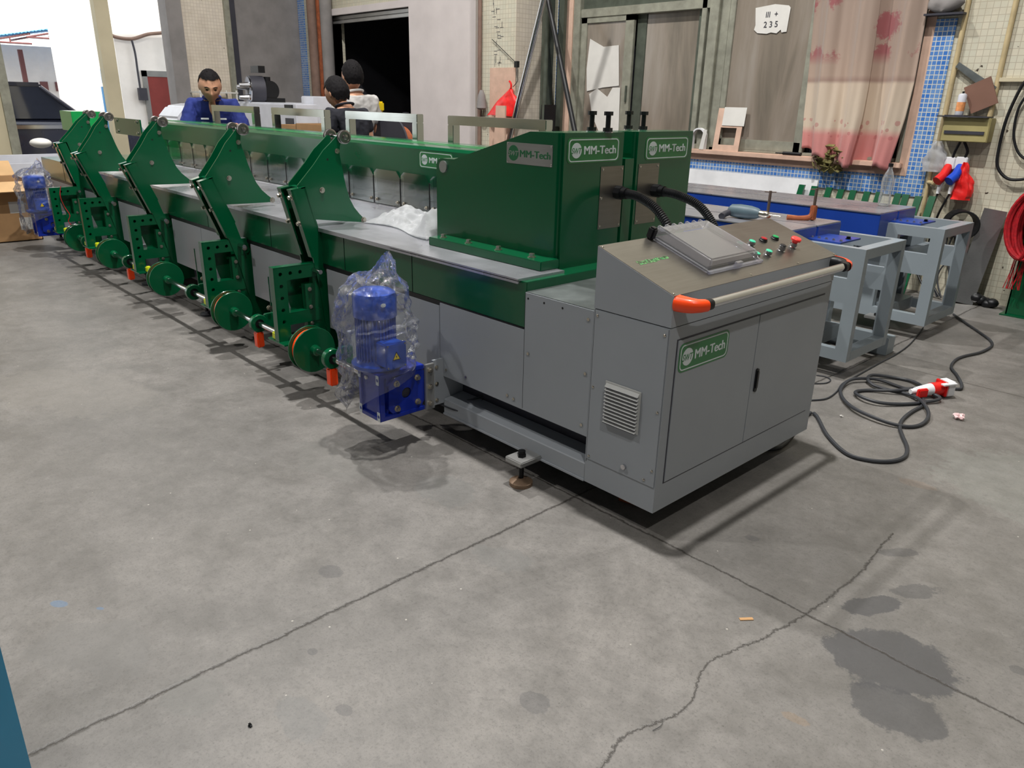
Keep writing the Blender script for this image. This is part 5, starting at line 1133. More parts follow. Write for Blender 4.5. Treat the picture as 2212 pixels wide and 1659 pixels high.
# fuse box
x0, z1 = wall(2053, 253).x, wall(2053, 253).z; x1, z0 = wall(2142, 306).x, wall(2130, 308).z
fb = thing('fuse_box', 'olive metal fuse box on the wall with clutter on top', 'fuse box', ((x0 + x1) / 2, YW, z0))
MB().box(x0, x1, YW - .13, YW, z0, z1, bev=.006).obj('box_body', M['box'], fb)
MB().box(x0 + .02, x1 - .03, YW - .138, YW - .13, z0 + .06, z0 + .085).obj('slot', M['dgrey'], fb)
tag(MB().box(x0 - .05, x1 - .02, YW - .17, YW - .02, z1 + .002, z1 + .012).box(x0 + .0, x0 + .15, YW - .15, YW - .05, z1 + .012, z1 + .018).obj('dark_tray', M['dgrey']), 'thin dark metal plate lying on top of the fuse box', 'plate')
cx = wall(2080, 245).x; sc_ = thing('spray_can', 'white and orange spray can standing on the fuse box', 'spray can', (cx, YW - .09, z1 + .02))
MB().lathe([(.030, .0), (.032, .004), (.032, .150), (.026, .162), (.014, .166)], (cx, YW - .09, z1 + .018), 'z', 28).obj('can_body', M['whitem'], sc_); MB().lathe([(.0325, .03), (.0325, .10)], (cx, YW - .09, z1 + .018), 'z', 28).obj('orange_print', P('orange_can_print', srgb(222, 150, 96), .4, var=.3, vscale=30), sc_)
MB().cyl((cx, YW - .09, z1 + .183), (cx, YW - .09, z1 + .20), .009).obj('nozzle', M['black'], sc_)
tag(MB().box(0, .20, 0, .01, 0, .22, X=Matrix.Translation((cx + .08, YW - .06, z1 + .03)) @ Matrix.Rotation(-.45, 4, 'Y')).obj('cardboard_piece', M['browncard']), 'brown cardboard piece leaning behind the spray can', 'cardboard')
A_, B_ = wall(2068, 145), wall(2148, 198)
tag(MB().prism([(A_.x, A_.z), (A_.x + .02, A_.z + .035), (B_.x + .02, B_.z + .035), (B_.x, B_.z - .03)], 'y', YW - .045, YW - .03).obj('tin_strip', M['galv']), 'grey metal strip slanting between the two conduits', 'strip')
# sockets, plugs
for k, (px, plug, lb, zz) in enumerate(((2055, 'red', 'white wall socket holding the red plug', 0), (2081, 'bluep', 'white wall socket holding the blue plug', 0))):
    p = wall(px, 352); t = thing('wall_socket', lb, 'socket', (p.x, YW, p.z), 'wall sockets under the fuse box')
    MB().box(p.x - .045, p.x + .045, YW - .06, YW, p.z - .05, p.z + .05, bev=.006).obj('socket_body', M['white'], t)
    MB().cyl((p.x, YW - .04, p.z - .03), (p.x - .005, YW - .11, p.z - .10), .036, n=24).obj('socket_collar', M[plug], t)
    MB().cyl((p.x - .005, YW - .105, p.z - .10), (p.x - .03, YW - .16, p.z - .145), .040, n=24).obj('socket_lid', M[plug], t)
    MB().cyl((p.x - .012, YW - .10, p.z - .13), (p.x - .02, YW - .11, p.z - .25), .024, .014, n=20).obj('plug', M['white'], t)
    MB().tube(smoothpath([(p.x + .02, YW - .05, p.z + .05), (p.x + .03, YW - .06, p.z + .10), (x0 + .14 + k * .03, YW - .07, z0)]), .011).obj('feed_cable', M['black'], t)
    q_ = [(p.x - .02, YW - .11, p.z - .25), (p.x - .05 - .02 * k, YW - .11, p.z - .42), (p.x - .10, YW - .10, p.z - .62), (p.x - .08, YW - .12, .25), (p.x + .1, YW - .2, .03)]
    MB().tube(smoothpath(q_), .009).obj('hanging_cable', M['black'], t)
p = wall(2060, 455); m = MB()
for k in range(7): m.tube([(p.x + .09 + .12 * math.cos(a) + .01 * k, YW - .10 - .012 * k, p.z - .09 + .11 * math.sin(a)) for a in [2 * PI * j / 28 for j in range(28)]], .009, 6, closed=True)
tag(m.obj('cable_coil', M['black']), 'black cable coil hanging behind the farther end frame', 'cable')
m = MB()
for k in range(6):
    x = wall(2045 + 9 * k, 560).x; m.tube(smoothpath([(x, YW - .12, .62), (x + .05 * math.sin(k * 2), YW - .12, .42), (x - .06 * math.cos(k), YW - .14, .2), (x + .05, YW - .2, .02)]), .007, 6)
tag(m.obj('tangled_cables', M['rubber']), 'tangled thin cables hanging low behind the farther end frame', 'cable')
# red bag on the wall
a, b = wall(2092, 350), wall(2080, 430)
def rb(u, v):
    ang = u * 2 * PI; w_ = .012 + .075 * min(1, v * 1.5) * (1 - .15 * (v > .9)); nz = .02 * noise.noise(Vector((math.cos(ang) * 2, math.sin(ang) * 2, v * 5)))
    return Vector((a.x + (b.x - a.x) * v + math.cos(ang) * (w_ + nz), YW - .07 + math.sin(ang) * (.02 + .03 * v + nz), a.z + (b.z - a.z) * v))
m = MB().grid(28, 30, rb); tag(m.obj('red_bag', M['redbag']), 'narrow red plastic bag hanging beside the blue plug', 'bag')
# crumpled clear bag at the conduit foot
a = wall(2025, 320)
def cbg(u, v):
    ang = u * 2 * PI; nz = noise.noise(Vector((math.cos(ang) * 2, math.sin(ang) * 2, v * 5 + 9))); w_ = .02 + .07 * math.sin(min(1, v * 1.1) * PI * .6)
    return Vector((a.x + .02 + math.cos(ang) * (w_ + .03 * nz), YW - .06 + math.sin(ang) * (.035 + .02 * nz), a.z + .06 - .25 * v))
tag(MB().grid(24, 20, cbg).obj('clear_wall_bag', M['bubble']), 'crumpled clear bag tied to the foot of the left conduit', 'bag')
# black hose at the right edge
pts = [wall(*q_, YW - .05) for q_ in ((2225, 165), (2205, 190), (2175, 255), (2158, 320), (2155, 360), (2175, 385), (2205, 388), (2240, 380))]
tag(MB().tube(smoothpath(pts), .012, 10).obj('black_hose', M['black']), 'black hose looping down the wall at the right edge', 'hose')
pts = [wall(*q_, YW - .04) for q_ in ((2222, 200), (2200, 235), (2190, 290), (2200, 330), (2225, 350))]
tag(MB().tube(smoothpath(pts), .010, 10).obj('black_hose', M['black']), 'short inner black hose loop at the right edge of the wall', 'hose')
# bundle on the small bracket over the blue band
a = wall(2058, 14)
m = MB().box(a.x - .17, a.x + .13, YW - .12, YW, a.z - .07, a.z - .055); o = m.obj('wall_bracket', M['dgrey']); tag(o, 'small dark shelf bracket above the blue tile band', 'bracket')
m = MB().sph((a.x - .03, YW - .07, a.z + .03), .12, (1.1, .5, .7), 3)
for v in m.bm.verts: v.co += Vector((1, 1, 1)) * .02 * noise.noise(v.co * 14)
tag(m.obj('cloth_bundle', M['concrete']), 'grey crumpled bundle resting on the dark wall bracket', 'bundle')
# objects on the sill
zs_ = WZ(1.105)
def silx(px, py=322): return at(px, py, 'y', YW - .02).x
tp = thing('cut_panel', 'pinkish panel with a square cut-out leaning on the window', 'panel', (silx(1575), YW, zs_))
xa_, xb_ = silx(1541), silx(1597); hh = .42; 
m = MB().prism([(xa_, 0), (xb_, 0), (xb_, hh), (xa_, hh)], 'y', 0, .006, holes=[[(xa_ + .06, .06), (xb_ - .06, .06), (xb_ - .06, .23), (xa_ + .06, .23)]])
TX = Matrix.Translation((0, YW - .045, zs_)) @ Matrix.Rotation(-.12, 4, 'X'); bmesh.ops.transform(m.bm, matrix=TX, verts=m.bm.verts[:]); m.obj('panel_board', M['cardl'] if False else M['pink'], tp)
m = MB().box(xa_ + .07, xb_ + .02, -.006, -.001, .25, .43, X=TX); m.obj('paper_note', M['paper'], tp)
for k, (px, lb) in enumerate(((1419, 'small white can with a blue mark on the sill above the right tower'), (1434, 'plain small white can on the sill above the right tower'))):
    x = silx(px); t = thing('small_can', lb, 'can', (x, YW - .03, zs_), 'two small cans on the window sill')
    MB().lathe([(.026, 0), (.027, .12), (.018, .14), (.012, .142), (.012, .165), (.004, .166)], (x, YW - .03, zs_), 'z', 24).obj('can_body', M['white'], t)
    if k == 0: MB().box(x - .02, x + .0, YW - .0585, YW - .055, zs_ + .04, zs_ + .10).obj('blue_mark', M['bluep'], t)
x = silx(1510); m = MB().lathe([(.05, 0), (.055, 0), (.055, .26), (.05, .26)], (0, 0, 0), 'z', 30)
m2 = MB()
m2.prism([(.085 * math.cos(a), .13 + .085 * math.sin(a)) for a in [PI * k / 14 for k in range(15)]] + [(.07 * math.cos(a), .13 + .07 * math.sin(a)) for a in [PI - PI * k / 14 for k in range(15)]] , 'y', 0, .05)
m2.box(-.085, -.07, 0, .05, 0, .13); m2.box(.07, .085, 0, .05, 0, .13)
bmesh.ops.transform(m2.bm, matrix=Matrix.Translation((x, YW - .065, zs_)), verts=m2.bm.verts[:])
tag(m2.obj('curved_cover', M['white']), 'white arched plastic cover on the sill beside the window post', 'cover')
tag(MB().prism([(silx(1520) - .03, zs_), (silx(1520) + .025, zs_), (silx(1520) + .05, zs_ + .20), (silx(1520) + .01, zs_ + .20)], 'y', YW - .068, YW - .063).obj('small_card', M['paper']), 'narrow white card standing by the arched cover', 'card')
x = silx(1720); tag(MB().cyl((x - .12, YW - .04, zs_ + .017), (x + .07, YW - .045, zs_ + .017), .016, n=12).cyl((x - .2, YW - .04, zs_ + .015), (x - .12, YW - .04, zs_ + .016), .006).obj('black_tool', M['black']), 'black handled tool lying on the sill near the curtain', 'tool')
m = MB(); random.seed(5)
gx = silx(1812)
for k in range(46):
    a = Vector((gx + random.uniform(-.16, .13), YW - .10 + random.uniform(-.05, .04), zs_ + .02 + random.uniform(-.13, .10)))
    m.box(-.045, .045, -.018, .018, -.004, .004, bev=.002, X=Matrix.Translation(a) @ Matrix.Rotation(random.uniform(0, 6), 4, 'Z') @ Matrix.Rotation(random.uniform(-1.3, 1.3), 4, 'X') @ Matrix.Rotation(random.uniform(-1, 1), 4, 'Y'))
tag(m.obj('olive_rag', M['olive']), 'ragged olive cloth hanging over the sill below the curtain', 'cloth')
# things on the pier
PY = 4.6
a = at(1060, 147, 'y', PY); b = at(1115, 147, 'y', PY)
tag(MB().box(a.x, b.x, PY - .012, PY - .004, .9, a.z).obj('hardboard_sheet', M['pink']), 'pinkish sheet fixed to the front of the tiled pier', 'sheet')
a = at(1041, 100, 'y', PY); tag(MB().cyl((a.x, PY - .03, .6), (a.x, PY - .03, 5), .022, n=12).cyl((a.x - .035, PY - .025, .6), (a.x - .035, PY - .025, 5), .01, n=8).obj('pier_conduit', M['pipeb']), 'brown conduit pair running up the left edge of the tiled pier', 'pipe')
a = at(1043, 215, 'y', PY - .06)
tag(MB().lathe([(.02, .11), (.045, .05), (.055, -.03), (.065, -.10), (.03, -.12)], (a.x, PY - .08, a.z), 'z', 20).obj('hanging_pouch', M['concrete']), 'grey pouch with an orange mark hanging on the pier conduit', 'pouch')
# red triangular bag
k1, k2, k3, k4 = at(1104, 190, 'y', PY - .07), at(1054, 247, 'y', PY - .07), at(1117, 252, 'y', PY - .07), at(1118, 215, 'y', PY - .07)
def tri(u, v):
    t_ = v; L = k1.lerp(k2, t_); R_ = k1.lerp(k4, min(1, t_ * 1.7)) if t_ < .59 else k4.lerp(k3, (t_ - .59) / .41)
    ang = u * 2 * PI; c = (L + R_) / 2; w_ = max(.008, (R_ - L).length / 2) if t_ > .05 else .01
    nz = .012 * noise.noise(Vector((math.cos(ang) * 2, math.sin(ang) * 2, v * 6)))
    return c + Vector((math.cos(ang) * w_, math.sin(ang) * .05 * (.3 + t_) + nz, nz))
o = MB().grid(30, 24, tri).obj('red_bag', M['redbag']); tag(o, 'bulky red plastic bag tied on a wire at the tiled pier', 'bag')
kz = at(1104, 185, 'y', PY - .07); a = at(1117, 138, 'y', PY - .02); b = at(1063, 85, 'y', PY - .02)
MB().tube(smoothpath([k1, kz + Vector((0, 0, .02)), Vector((kz.x - .03, kz.y, kz.z + .05))], 3), .012).obj('bag_knot', M['redbag'], o)
tag(MB().tube([tuple(b), tuple(a)], .004, 6).tube(smoothpath([a, at(1117, 160, 'y', PY - .05), at(1118, 175, 'y', PY - .05), at(1108, 188, 'y', PY - .07)]), .004, 6).box(a.x - .03, a.x + .02, PY - .04, PY, a.z - .04, a.z + .03).obj('hook_wire', M['black']), 'black wire hook holding the red bag on the pier', 'wire')
# faint painted characters on the pier tiles
m = MB(); random.seed(11)
for (cx_, cy_, n_) in ((1073, 25, 9), (1076, 75, 10), (1076, 120, 12)):
    p0 = at(cx_, cy_, 'y', PY)
    for k in range(n_):
        sx, sz = p0.x + random.uniform(-.07, .07), p0.z + random.uniform(-.11, .11)
        hz = random.random() < .5; w_, h_ = (.06, .006) if hz else (.006, .06)
        m.box(sx - w_ / 2, sx + w_ / 2, PY - .001, PY, sz - h_ / 2, sz + h_ / 2)
o = m.obj('wall_back_writing', M['dgrey']); struct(o)
# chrome pole, black bar, boards beside the pier
P0, P1 = at(1174, 0, 'y', 4.45), at(1103, 290, 'y', 4.45); dd = (P1 - P0)
lo = P1 + dd * (P1.z / -dd.z); hi = P0 - dd * .5
tag(MB().cyl(tuple(lo + Vector((0, 0, .01))), tuple(hi), .032, n=24).obj('steel_pole', M['chrome']), 'polished steel pole leaning beside the tiled pier', 'pole')
P0, P1 = at(1184, 0, 'y', 4.85), at(1242, 285, 'y', 4.6); dd = (P1 - P0); hi = P0 - dd * .12; lo = P1 + dd * .8
tag(MB().cyl(tuple(lo), tuple(hi), .030, n=16).obj('black_bar', M['black']), 'long black bar slanting in front of the left window jamb', 'bar')
m = MB().cyl((-5.55, 4.95, 0), (-5.55, 4.95, 6), .03, n=12).box(-5.68, -5.62, 5.0, 5.15, 0, 6).box(-5.50, -5.42, 5.1, 5.15, 0, 6)
tag(m.obj('vertical_trunking', M['winframed']), 'dark vertical trunking in the corner right of the pier', 'trunking')
a, b = at(1166, 226, 'y', 4.95), at(1199, 228, 'y', 4.95)
tag(MB().prism([(a.x - .05, 0), (b.x, 0), (b.x + .02, a.z), (a.x + .05, a.z)], 'y', 4.93, 4.95).obj('black_board', M['black']), 'black board standing on the wall between pier and window', 'board')
a, b = at(1070, 228, 'y', 4.35), at(1090, 228, 'y', 4.35)
tag(MB().prism([(a.x - .1, 0), (b.x, 0), (b.x, a.z), (a.x, a.z)], 'y', 4.36, 4.38).obj('pale_board', M['pink']), 'pale board with a black edge standing before the pier', 'board')
# ---------------- floor things
def fl(L, z=.011): return [Vector((*at(1732 + x / 4.148, 620 + y / 4.148, 'z', z)[:2], z)) for x, y in L]
t = thing('power_extension', 'dark power cable coiled on the floor with a red and white plug', 'cable', tuple(at(1960, 880, 'z', 0)))
c1 = [(30, 1040), (80, 1125), (230, 1330), (400, 1490), (600, 1550), (800, 1560), (920, 1520), (945, 1440), (905, 1340), (880, 1260), (900, 1190), (980, 1120), (1070, 1070), (1100, 1040), (1080, 1000), (1100, 960), (1040, 925), (940, 915), (850, 885), (700, 845), (560, 840), (430, 850), (360, 900), (350, 960), (400, 1050), (500, 1130), (700, 1210), (900, 1250), (1050, 1240), (1130, 1180), (1110, 1100), (1030, 1010), (900, 950), (750, 915), (630, 885), (585, 840), (640, 805), (800, 810), (950, 835), (1040, 880), (1130, 960), (1235, 1015), (1100, 1035), (900, 1050), (700, 1050), (560, 1020), (480, 970), (500, 935), (600, 925), (750, 940), (860, 948), (978, 940)]
P_ = smoothpath([Vector((-.20, 1.02, .011)), Vector((-.08, 1.12, .011))] + fl(c1[1:]), 6)
for i, p in enumerate(P_): p.z = .0105 + .016 * (.5 + .5 * math.sin(i * .21)) * (i > 80)
MB().tube(P_, .0095, 8).obj('cable', M['rubber'], t)
c2 = [(1320, 905), (1420, 912), (1432, 870), (1390, 790), (1340, 720), (1370, 660), (1450, 620), (1600, 585), (1700, 530), (1690, 480), (1600, 410), (1480, 330), (1360, 245)]
MB().tube(smoothpath(fl(c2), 6), .0085, 8).obj('cable', M['rubber'], t)
a = Vector((*at(1732 + 975 / 4.148, 620 + 930 / 4.148, 'z', .045)[:2], .040)); b = Vector((*at(1732 + 1330 / 4.148, 620 + 905 / 4.148, 'z', .045)[:2], .050)); d = (b - a)
MB().cyl(a, a + d * .12, .014, .018, n=20).cyl(a + d * .12, a + d * .52, .022, .036, n=24).obj('plug_body', M['white'], t)
MB().cyl(a + d * .50, a + d * .78, .038, n=28).obj('red_collar', M['red'], t)
up_ = Vector((0, 0, 1)); sd_ = d.normalized().cross(up_)
XM = Matrix(((d.normalized().x, sd_.x, 0, a.x), (d.normalized().y, sd_.y, 0, a.y), (d.normalized().z, sd_.z, 1, a.z), (0, 0, 0, 1))); Ln = d.length
MB().box(Ln * .74, Ln * .80, -.045, .045, -.038, .045, bev=.004, X=XM).obj('socket_flange', M['red'], t); MB().box(Ln * .02, Ln * .26, .035, .06, -.02, .03, bev=.006, X=XM).obj('socket_lid', M['red'], t)
MB().box(Ln * .80, Ln * 1.0, -.042, .042, -.04, .045, bev=.006, X=XM).box(Ln * .62, Ln * .95, .03, .06, .035, .045, bev=.002, X=XM).obj('socket_box', M['white'], t)
tag(MB().tube(smoothpath(fl([(60, 1018), (90, 1015), (220, 1000), (310, 940), (360, 870), (450, 820), (700, 680), (850, 600), (980, 500), (1090, 360)], .006), 6), .0045, 6).obj('thin_cable', M['rubber']), 'thin dark cable running from the console to the farther end frame', 'cable')
tag(MB().tube(smoothpath(fl([(60, 862), (120, 865), (220, 860), (258, 832), (210, 803), (130, 790)], .005), 6), .0035, 6).obj('thin_cable', M['rubber']), 'short loop of thin cable on the floor right beside the console', 'cable')
# tissue, wood chip, small scraps
def scrap(px, py, r, mat, name, lb, cat, seed, flat=.5):
    p = at(px, py, 'z', 0); m = MB().sph((0, 0, 0), r, (1, .7, flat), 3)
    for v in m.bm.verts: v.co += v.co.normalized() * r * .9 * noise.noise(v.co * (2.2 / r) + Vector((seed, 0, 0)))
    mz = min(v.co.z for v in m.bm.verts)
    for v in m.bm.verts: v.co += Vector((p.x, p.y, -mz))
    o = m.obj(name, mat, smooth=False); return tag(o, lb, cat)
M['tissue'] = P('pink_stained_tissue', srgb(222, 190, 190), .9, var=.35, vscale=30)
scrap(2069, 906, .024, M['tissue'], 'crumpled_tissue', 'small crumpled white and pink tissue on the floor right of the plug', 'tissue', 1)
p = at(1612, 1338, 'z', 0); tag(MB().box(-.022, .022, -.006, .006, 0, .003, X=Matrix.Translation(p) @ Matrix.Rotation(.9, 4, 'Z')).obj('wood_chip', M['card']), 'small brown wood chip on the floor in front', 'wood chip')
scrap(1574, 983, .010, M['card'], 'stone_chip', 'tiny brown chip on the floor beneath the console front', 'debris', 3)
scrap(1817, 901, .007, M['paper'], 'paper_crumb', 'tiny white crumb on the floor beside the cable coil', 'debris', 4)
scrap(541, 1569, .006, M['black'], 'metal_crumb', 'tiny dark crumb on the floor at the bottom left', 'debris', 6)
p = at(1352, 1095, 'z', 0); tag(MB().cyl((p.x - .05, p.y + .02, .012), (p.x + .05, p.y + .05, .012), .012, n=14).obj('rusty_pin', M['rust']), 'rusty round pin lying under the console corner', 'pin')
tag(MB().tube(smoothpath([at(1410, 1578, 'z', .002), at(1425, 1570, 'z', .004), at(1432, 1561, 'z', .003)]), .0008, 5).obj('wire_bit', M['chrome']), 'tiny bright wire bit on the floor at the bottom centre', 'debris')
# teal machine guard at the lower left corner, close to the camera
A_ = at(0, 1345, 'z', .72); B_ = at(80, 1659, 'z', .42)
dd = B_ - A_; lo = B_ + dd * ((B_.z - 0.0) / -dd.z); hi = A_ - dd * .6
back = Vector((-.62, -.6, 0)); lf = -CR.copy(); lf.z = 0; lf.normalize(); lf *= .5
m = MB(); V = [m.bm.verts.new(v) for v in (lo, lo + lf, hi + lf, hi)]; thk = Vector((-CF.x, -CF.y, 0)).normalized() * .25
V2 = [m.bm.verts.new(v.co - Vector((0, 0, 0)) + thk * .4) for v in V]
m.bm.faces.new(V); m.bm.faces.new(list(reversed(V2)))
for k in range(4): m.bm.faces.new((V[k], V[(k + 1) % 4], V2[(k + 1) % 4], V2[k]))
bmesh.ops.bevel(m.bm, geom=m.bm.edges[:], offset=.012, segments=3, affect='EDGES')
tag(m.obj('teal_guard', M['teal']), 'edge of a teal painted machine guard in the lower left corner', 'machine guard')
# ------------------------------------------------------------------ people
def skinmesh(name, joints, edges, root, sub=2, vox=None):
    names = list(joints); me = bpy.data.meshes.new(name)
    me.from_pydata([joints[k][0] for k in names], [(names.index(a), names.index(b)) for a, b in edges], [])
    o = bpy.data.objects.new(name, me); COL.objects.link(o)
    o.modifiers.new('k', 'SKIN'); sv = me.skin_vertices[0].data
    for i, k in enumerate(names):
        r = joints[k][1]; sv[i].radius = r if isinstance(r, tuple) else (r, r); sv[i].use_root = (k == root)
    s = o.modifiers.new('s', 'SUBSURF'); s.levels = sub; s.render_levels = sub
    dg = bpy.context.evaluated_depsgraph_get(); dg.update(); r = bpy.data.meshes.new_from_object(o.evaluated_get(dg))
    bpy.data.objects.remove(o); return r
def headbm(bm, X):
    """sculpted head, faces -Y, chin at z=-0.12, crown z=0.12"""
    n0 = len(bm.verts); r = bmesh.ops.create_icosphere(bm, subdivisions=5, radius=1.0)
    for v in r['verts']:
        x, y, z = v.co
        w = .078 - .014 * max(0, -z) ** 1.4 - .010 * max(0, -z) * (y < 0)
        p = Vector((x * w * 1.06, y * .100, z * .118))
        if y < 0: p.y *= (1 - .10 * max(0, -z)); p.y += -.006 * max(0, -z - .6) * 2
        if y > 0 and z < -.2: p.y *= (1 - .45 * (-z - .2)); p.z += .03 * (-z - .2)
        g = lambda cx, cz, sx, sz: math.exp(-((p.x - cx) / sx) ** 2 - ((p.z - cz) / sz) ** 2)
        if y < 0:
            f = (-y) ** .5
            p.y -= f * (.022 * g(0, -.028, .012, .016) + .012 * g(0, -.005, .009, .028))
            p.y += f * .012 * (g(.030, .004, .016, .012) + g(-.030, .004, .016, .012))
            p.y -= f * .006 * (g(.030, .026, .022, .008) + g(-.030, .026, .022, .008))
            p.y -= f * (.007 * g(0, -.058, .020, .006) + .006 * g(0, -.068, .018, .005)); p.y += f * .005 * g(0, -.0625, .022, .0025)
            p.y -= f * .010 * g(0, -.098, .022, .018); p.y -= f * .005 * (g(.042, -.025, .016, .018) + g(-.042, -.025, .016, .018))
        v.co = p
    for s in (-1, 1):
        e = bmesh.ops.create_icosphere(bm, subdivisions=3, radius=1.0)['verts']
        for v in e: v.co = Vector((s * (.080 + v.co.x * s * .009 * (1 if v.co.y > 0 else .6)), .012 + v.co.y * .018, -.008 + v.co.z * .032))
    bm.verts.ensure_lookup_table(); bmesh.ops.transform(bm, matrix=X, verts=bm.verts[n0:])
def person(name, label, base, yaw, J, headX, clothes, hairlen=.0, scale=1.0, hairline=.045):
    t = thing('person', label, 'person', base)
    X0 = Matrix.Translation(base) @ Matrix.Rotation(yaw, 4, 'Z') @ Matrix.Scale(scale, 4)
    E_ = [('pelvis', 'belly'), ('belly', 'chest'), ('chest', 'neckb'), ('neckb', 'neck')]
    for s in 'LR': E_ += [('chest', 'sh' + s), ('sh' + s, 'el' + s), ('el' + s, 'wr' + s), ('wr' + s, 'pa' + s), ('pelvis', 'hip' + s), ('hip' + s, 'kn' + s), ('kn' + s, 'an' + s), ('an' + s, 'toe' + s)]
    JJ = {k: v for k, v in J.items()}
    # fingers
    for s in 'LR':
        pa = Vector(J['pa' + s][0]); wr = Vector(J['wr' + s][0]); d = (pa - wr).normalized(); w_ = d.cross(Vector((0, 0, 1)) if abs(d.z) < .8 else Vector((0, 1, 0))).normalized(); dn = d.cross(w_)
        for i, (o_, l_) in enumerate(((-.028, .065), (-.010, .075), (.009, .070), (.026, .055))):
            a = 'f%d%s' % (i, s); JJ[a + 'a'] = (tuple(pa + w_ * o_ + d * .03), .0095); JJ[a + 'b'] = (tuple(pa + w_ * o_ + d * (.03 + l_ * .5) + dn * .008), .0085); JJ[a + 'c'] = (tuple(pa + w_ * o_ + d * (.03 + l_ * .85) + dn * .025), .007)
            E_ += [('pa' + s, a + 'a'), (a + 'a', a + 'b'), (a + 'b', a + 'c')]
        a = 'th' + s; JJ[a + 'a'] = (tuple(pa + w_ * -.04 + d * -.01), .011); JJ[a + 'b'] = (tuple(pa + w_ * -.06 + d * .025), .009); E_ += [('pa' + s, a + 'a'), (a + 'a', a + 'b')]
    me = skinmesh('body', JJ, E_, 'pelvis', 2)
    bm = bmesh.new(); bm.from_mesh(me); headbm(bm, headX)
    m2 = bpy.data.meshes.new('body'); bm.to_mesh(m2); bm.free(); o = bpy.data.objects.new('body', m2); COL.objects.link(o)
    rm = o.modifiers.new('r', 'REMESH'); rm.mode = 'VOXEL'; rm.voxel_size = .0055; rm.use_smooth_shade = True
    sm = o.modifiers.new('sm', 'SMOOTH'); sm.iterations = 2; sm.factor = .5
    dg = bpy.context.evaluated_depsgraph_get(); dg.update(); fin = bpy.data.meshes.new_from_object(o.evaluated_get(dg)); bpy.data.objects.remove(o)
    fin.transform(X0); fin.materials.append(M['skin']); o = bpy.data.objects.new('body', fin); COL.objects.link(o); o.parent = t; o.matrix_parent_inverse = basis_world(t).inverted()
    def child(nm, bmf, mat, smooth=True):
        b = MB(); bmf(b); bmesh.ops.transform(b.bm, matrix=X0, verts=b.bm.verts[:]); return b.obj(nm, mat, t)
    def hair(b):
        r = bmesh.ops.create_icosphere(b.bm, subdivisions=5, radius=1.0)
        rm_ = []
        for v in r['verts']:
            x, y, z = v.co
            lim = hairline / .122 + (.0 if y < -.2 else 0) - (.0 if y < -.15 else min(1, (y + .15) * 1.6) * .95 + hairlen)
            n_ = noise.noise(v.co * 6) * .05
            if z < lim + n_ : rm_.append(v)
            k = 1.06 + .03 * noise.noise(v.co * 9) + .035 * noise.noise(v.co * 30)
            v.co = Vector((x * .083 * k, y * .101 * k + .002, z * .119 * k + .002))
            if y > 0 and z < -.2: v.co.y *= (1 - .35 * (-z - .2))
        bmesh.ops.delete(b.bm, geom=rm_, context='VERTS'); bmesh.ops.transform(b.bm, matrix=headX, verts=b.bm.verts[:])
    child('hair', hair, M['hair'])
    for q_ in (-1, 1):
        child('eye', lambda b: (b.sph((q_ * .030, -.0855, .004), .0085, (1.3, .8, .6), 2), bmesh.ops.transform(b.bm, matrix=headX, verts=b.bm.verts[:])), M['hair'])
        child('eyebrow', lambda b: (b.tube([(q_ * .016, -.096, .024), (q_ * .032, -.095, .028), (q_ * .046, -.086, .023)], .0035, 6), bmesh.ops.transform(b.bm, matrix=headX, verts=b.bm.verts[:])), M['hair'])
    for s in 'LR':
        ax, ay, az = J['an' + s][0]
        child('shoe', lambda b: b.sph((ax, ay - .085, .045), .05, (1.0, 2.9, .9), 3), M['black'])
    child('collar', lambda b: b.tube([(J['neckb'][0][0] + .078 * math.cos(a), J['neckb'][0][1] - .015 + .075 * math.sin(a), J['neckb'][0][2] + .035 + .02 * math.sin(a)) for a in [2 * PI * k / 24 for k in range(24)]], .011, 8, closed=True), clothes[0][3])
    for (nm, keys, extra, mat, trim) in clothes:
        sub = {k: (J[k][0], tuple(r + extra for r in J[k][1]) if isinstance(J[k][1], tuple) else J[k][1] + extra) for k in keys if k in J}
        for k, (a, b_, f_) in trim.items():
            pa, pb = Vector(J[a][0]), Vector(J[b_][0]); r_ = J[b_][1] if not isinstance(J[b_][1], tuple) else J[b_][1][0]
            sub[k] = (tuple(pa.lerp(pb, f_)), r_ + extra + .012)
        ed = [(a, b_) for a, b_ in E_ if a in sub and b_ in sub] + [(a, k) for k, (a, b_, f_) in trim.items()]
        root = 'pelvis' if 'pelvis' in sub else 'chest'
        mm = skinmesh(nm, sub, ed, root, 2)
        tmp = bpy.data.objects.new('c', mm); COL.objects.link(tmp); r2 = tmp.modifiers.new('r', 'REMESH'); r2.mode = 'VOXEL'; r2.voxel_size = .008; r2.use_smooth_shade = True
        tx = bpy.data.textures.new('w', 'CLOUDS'); tx.noise_scale = .09; dm = tmp.modifiers.new('d', 'DISPLACE'); dm.texture = tx; dm.strength = .022; dm.mid_level = .5
        dg = bpy.context.evaluated_depsgraph_get(); dg.update(); f2 = bpy.data.meshes.new_from_object(tmp.evaluated_get(dg)); bpy.data.objects.remove(tmp)
        f2.transform(X0); f2.materials.clear(); f2.materials.append(mat); c = bpy.data.objects.new(nm, f2); COL.objects.link(c); c.parent = t; c.matrix_parent_inverse = basis_world(t).inverted()
    return t, X0
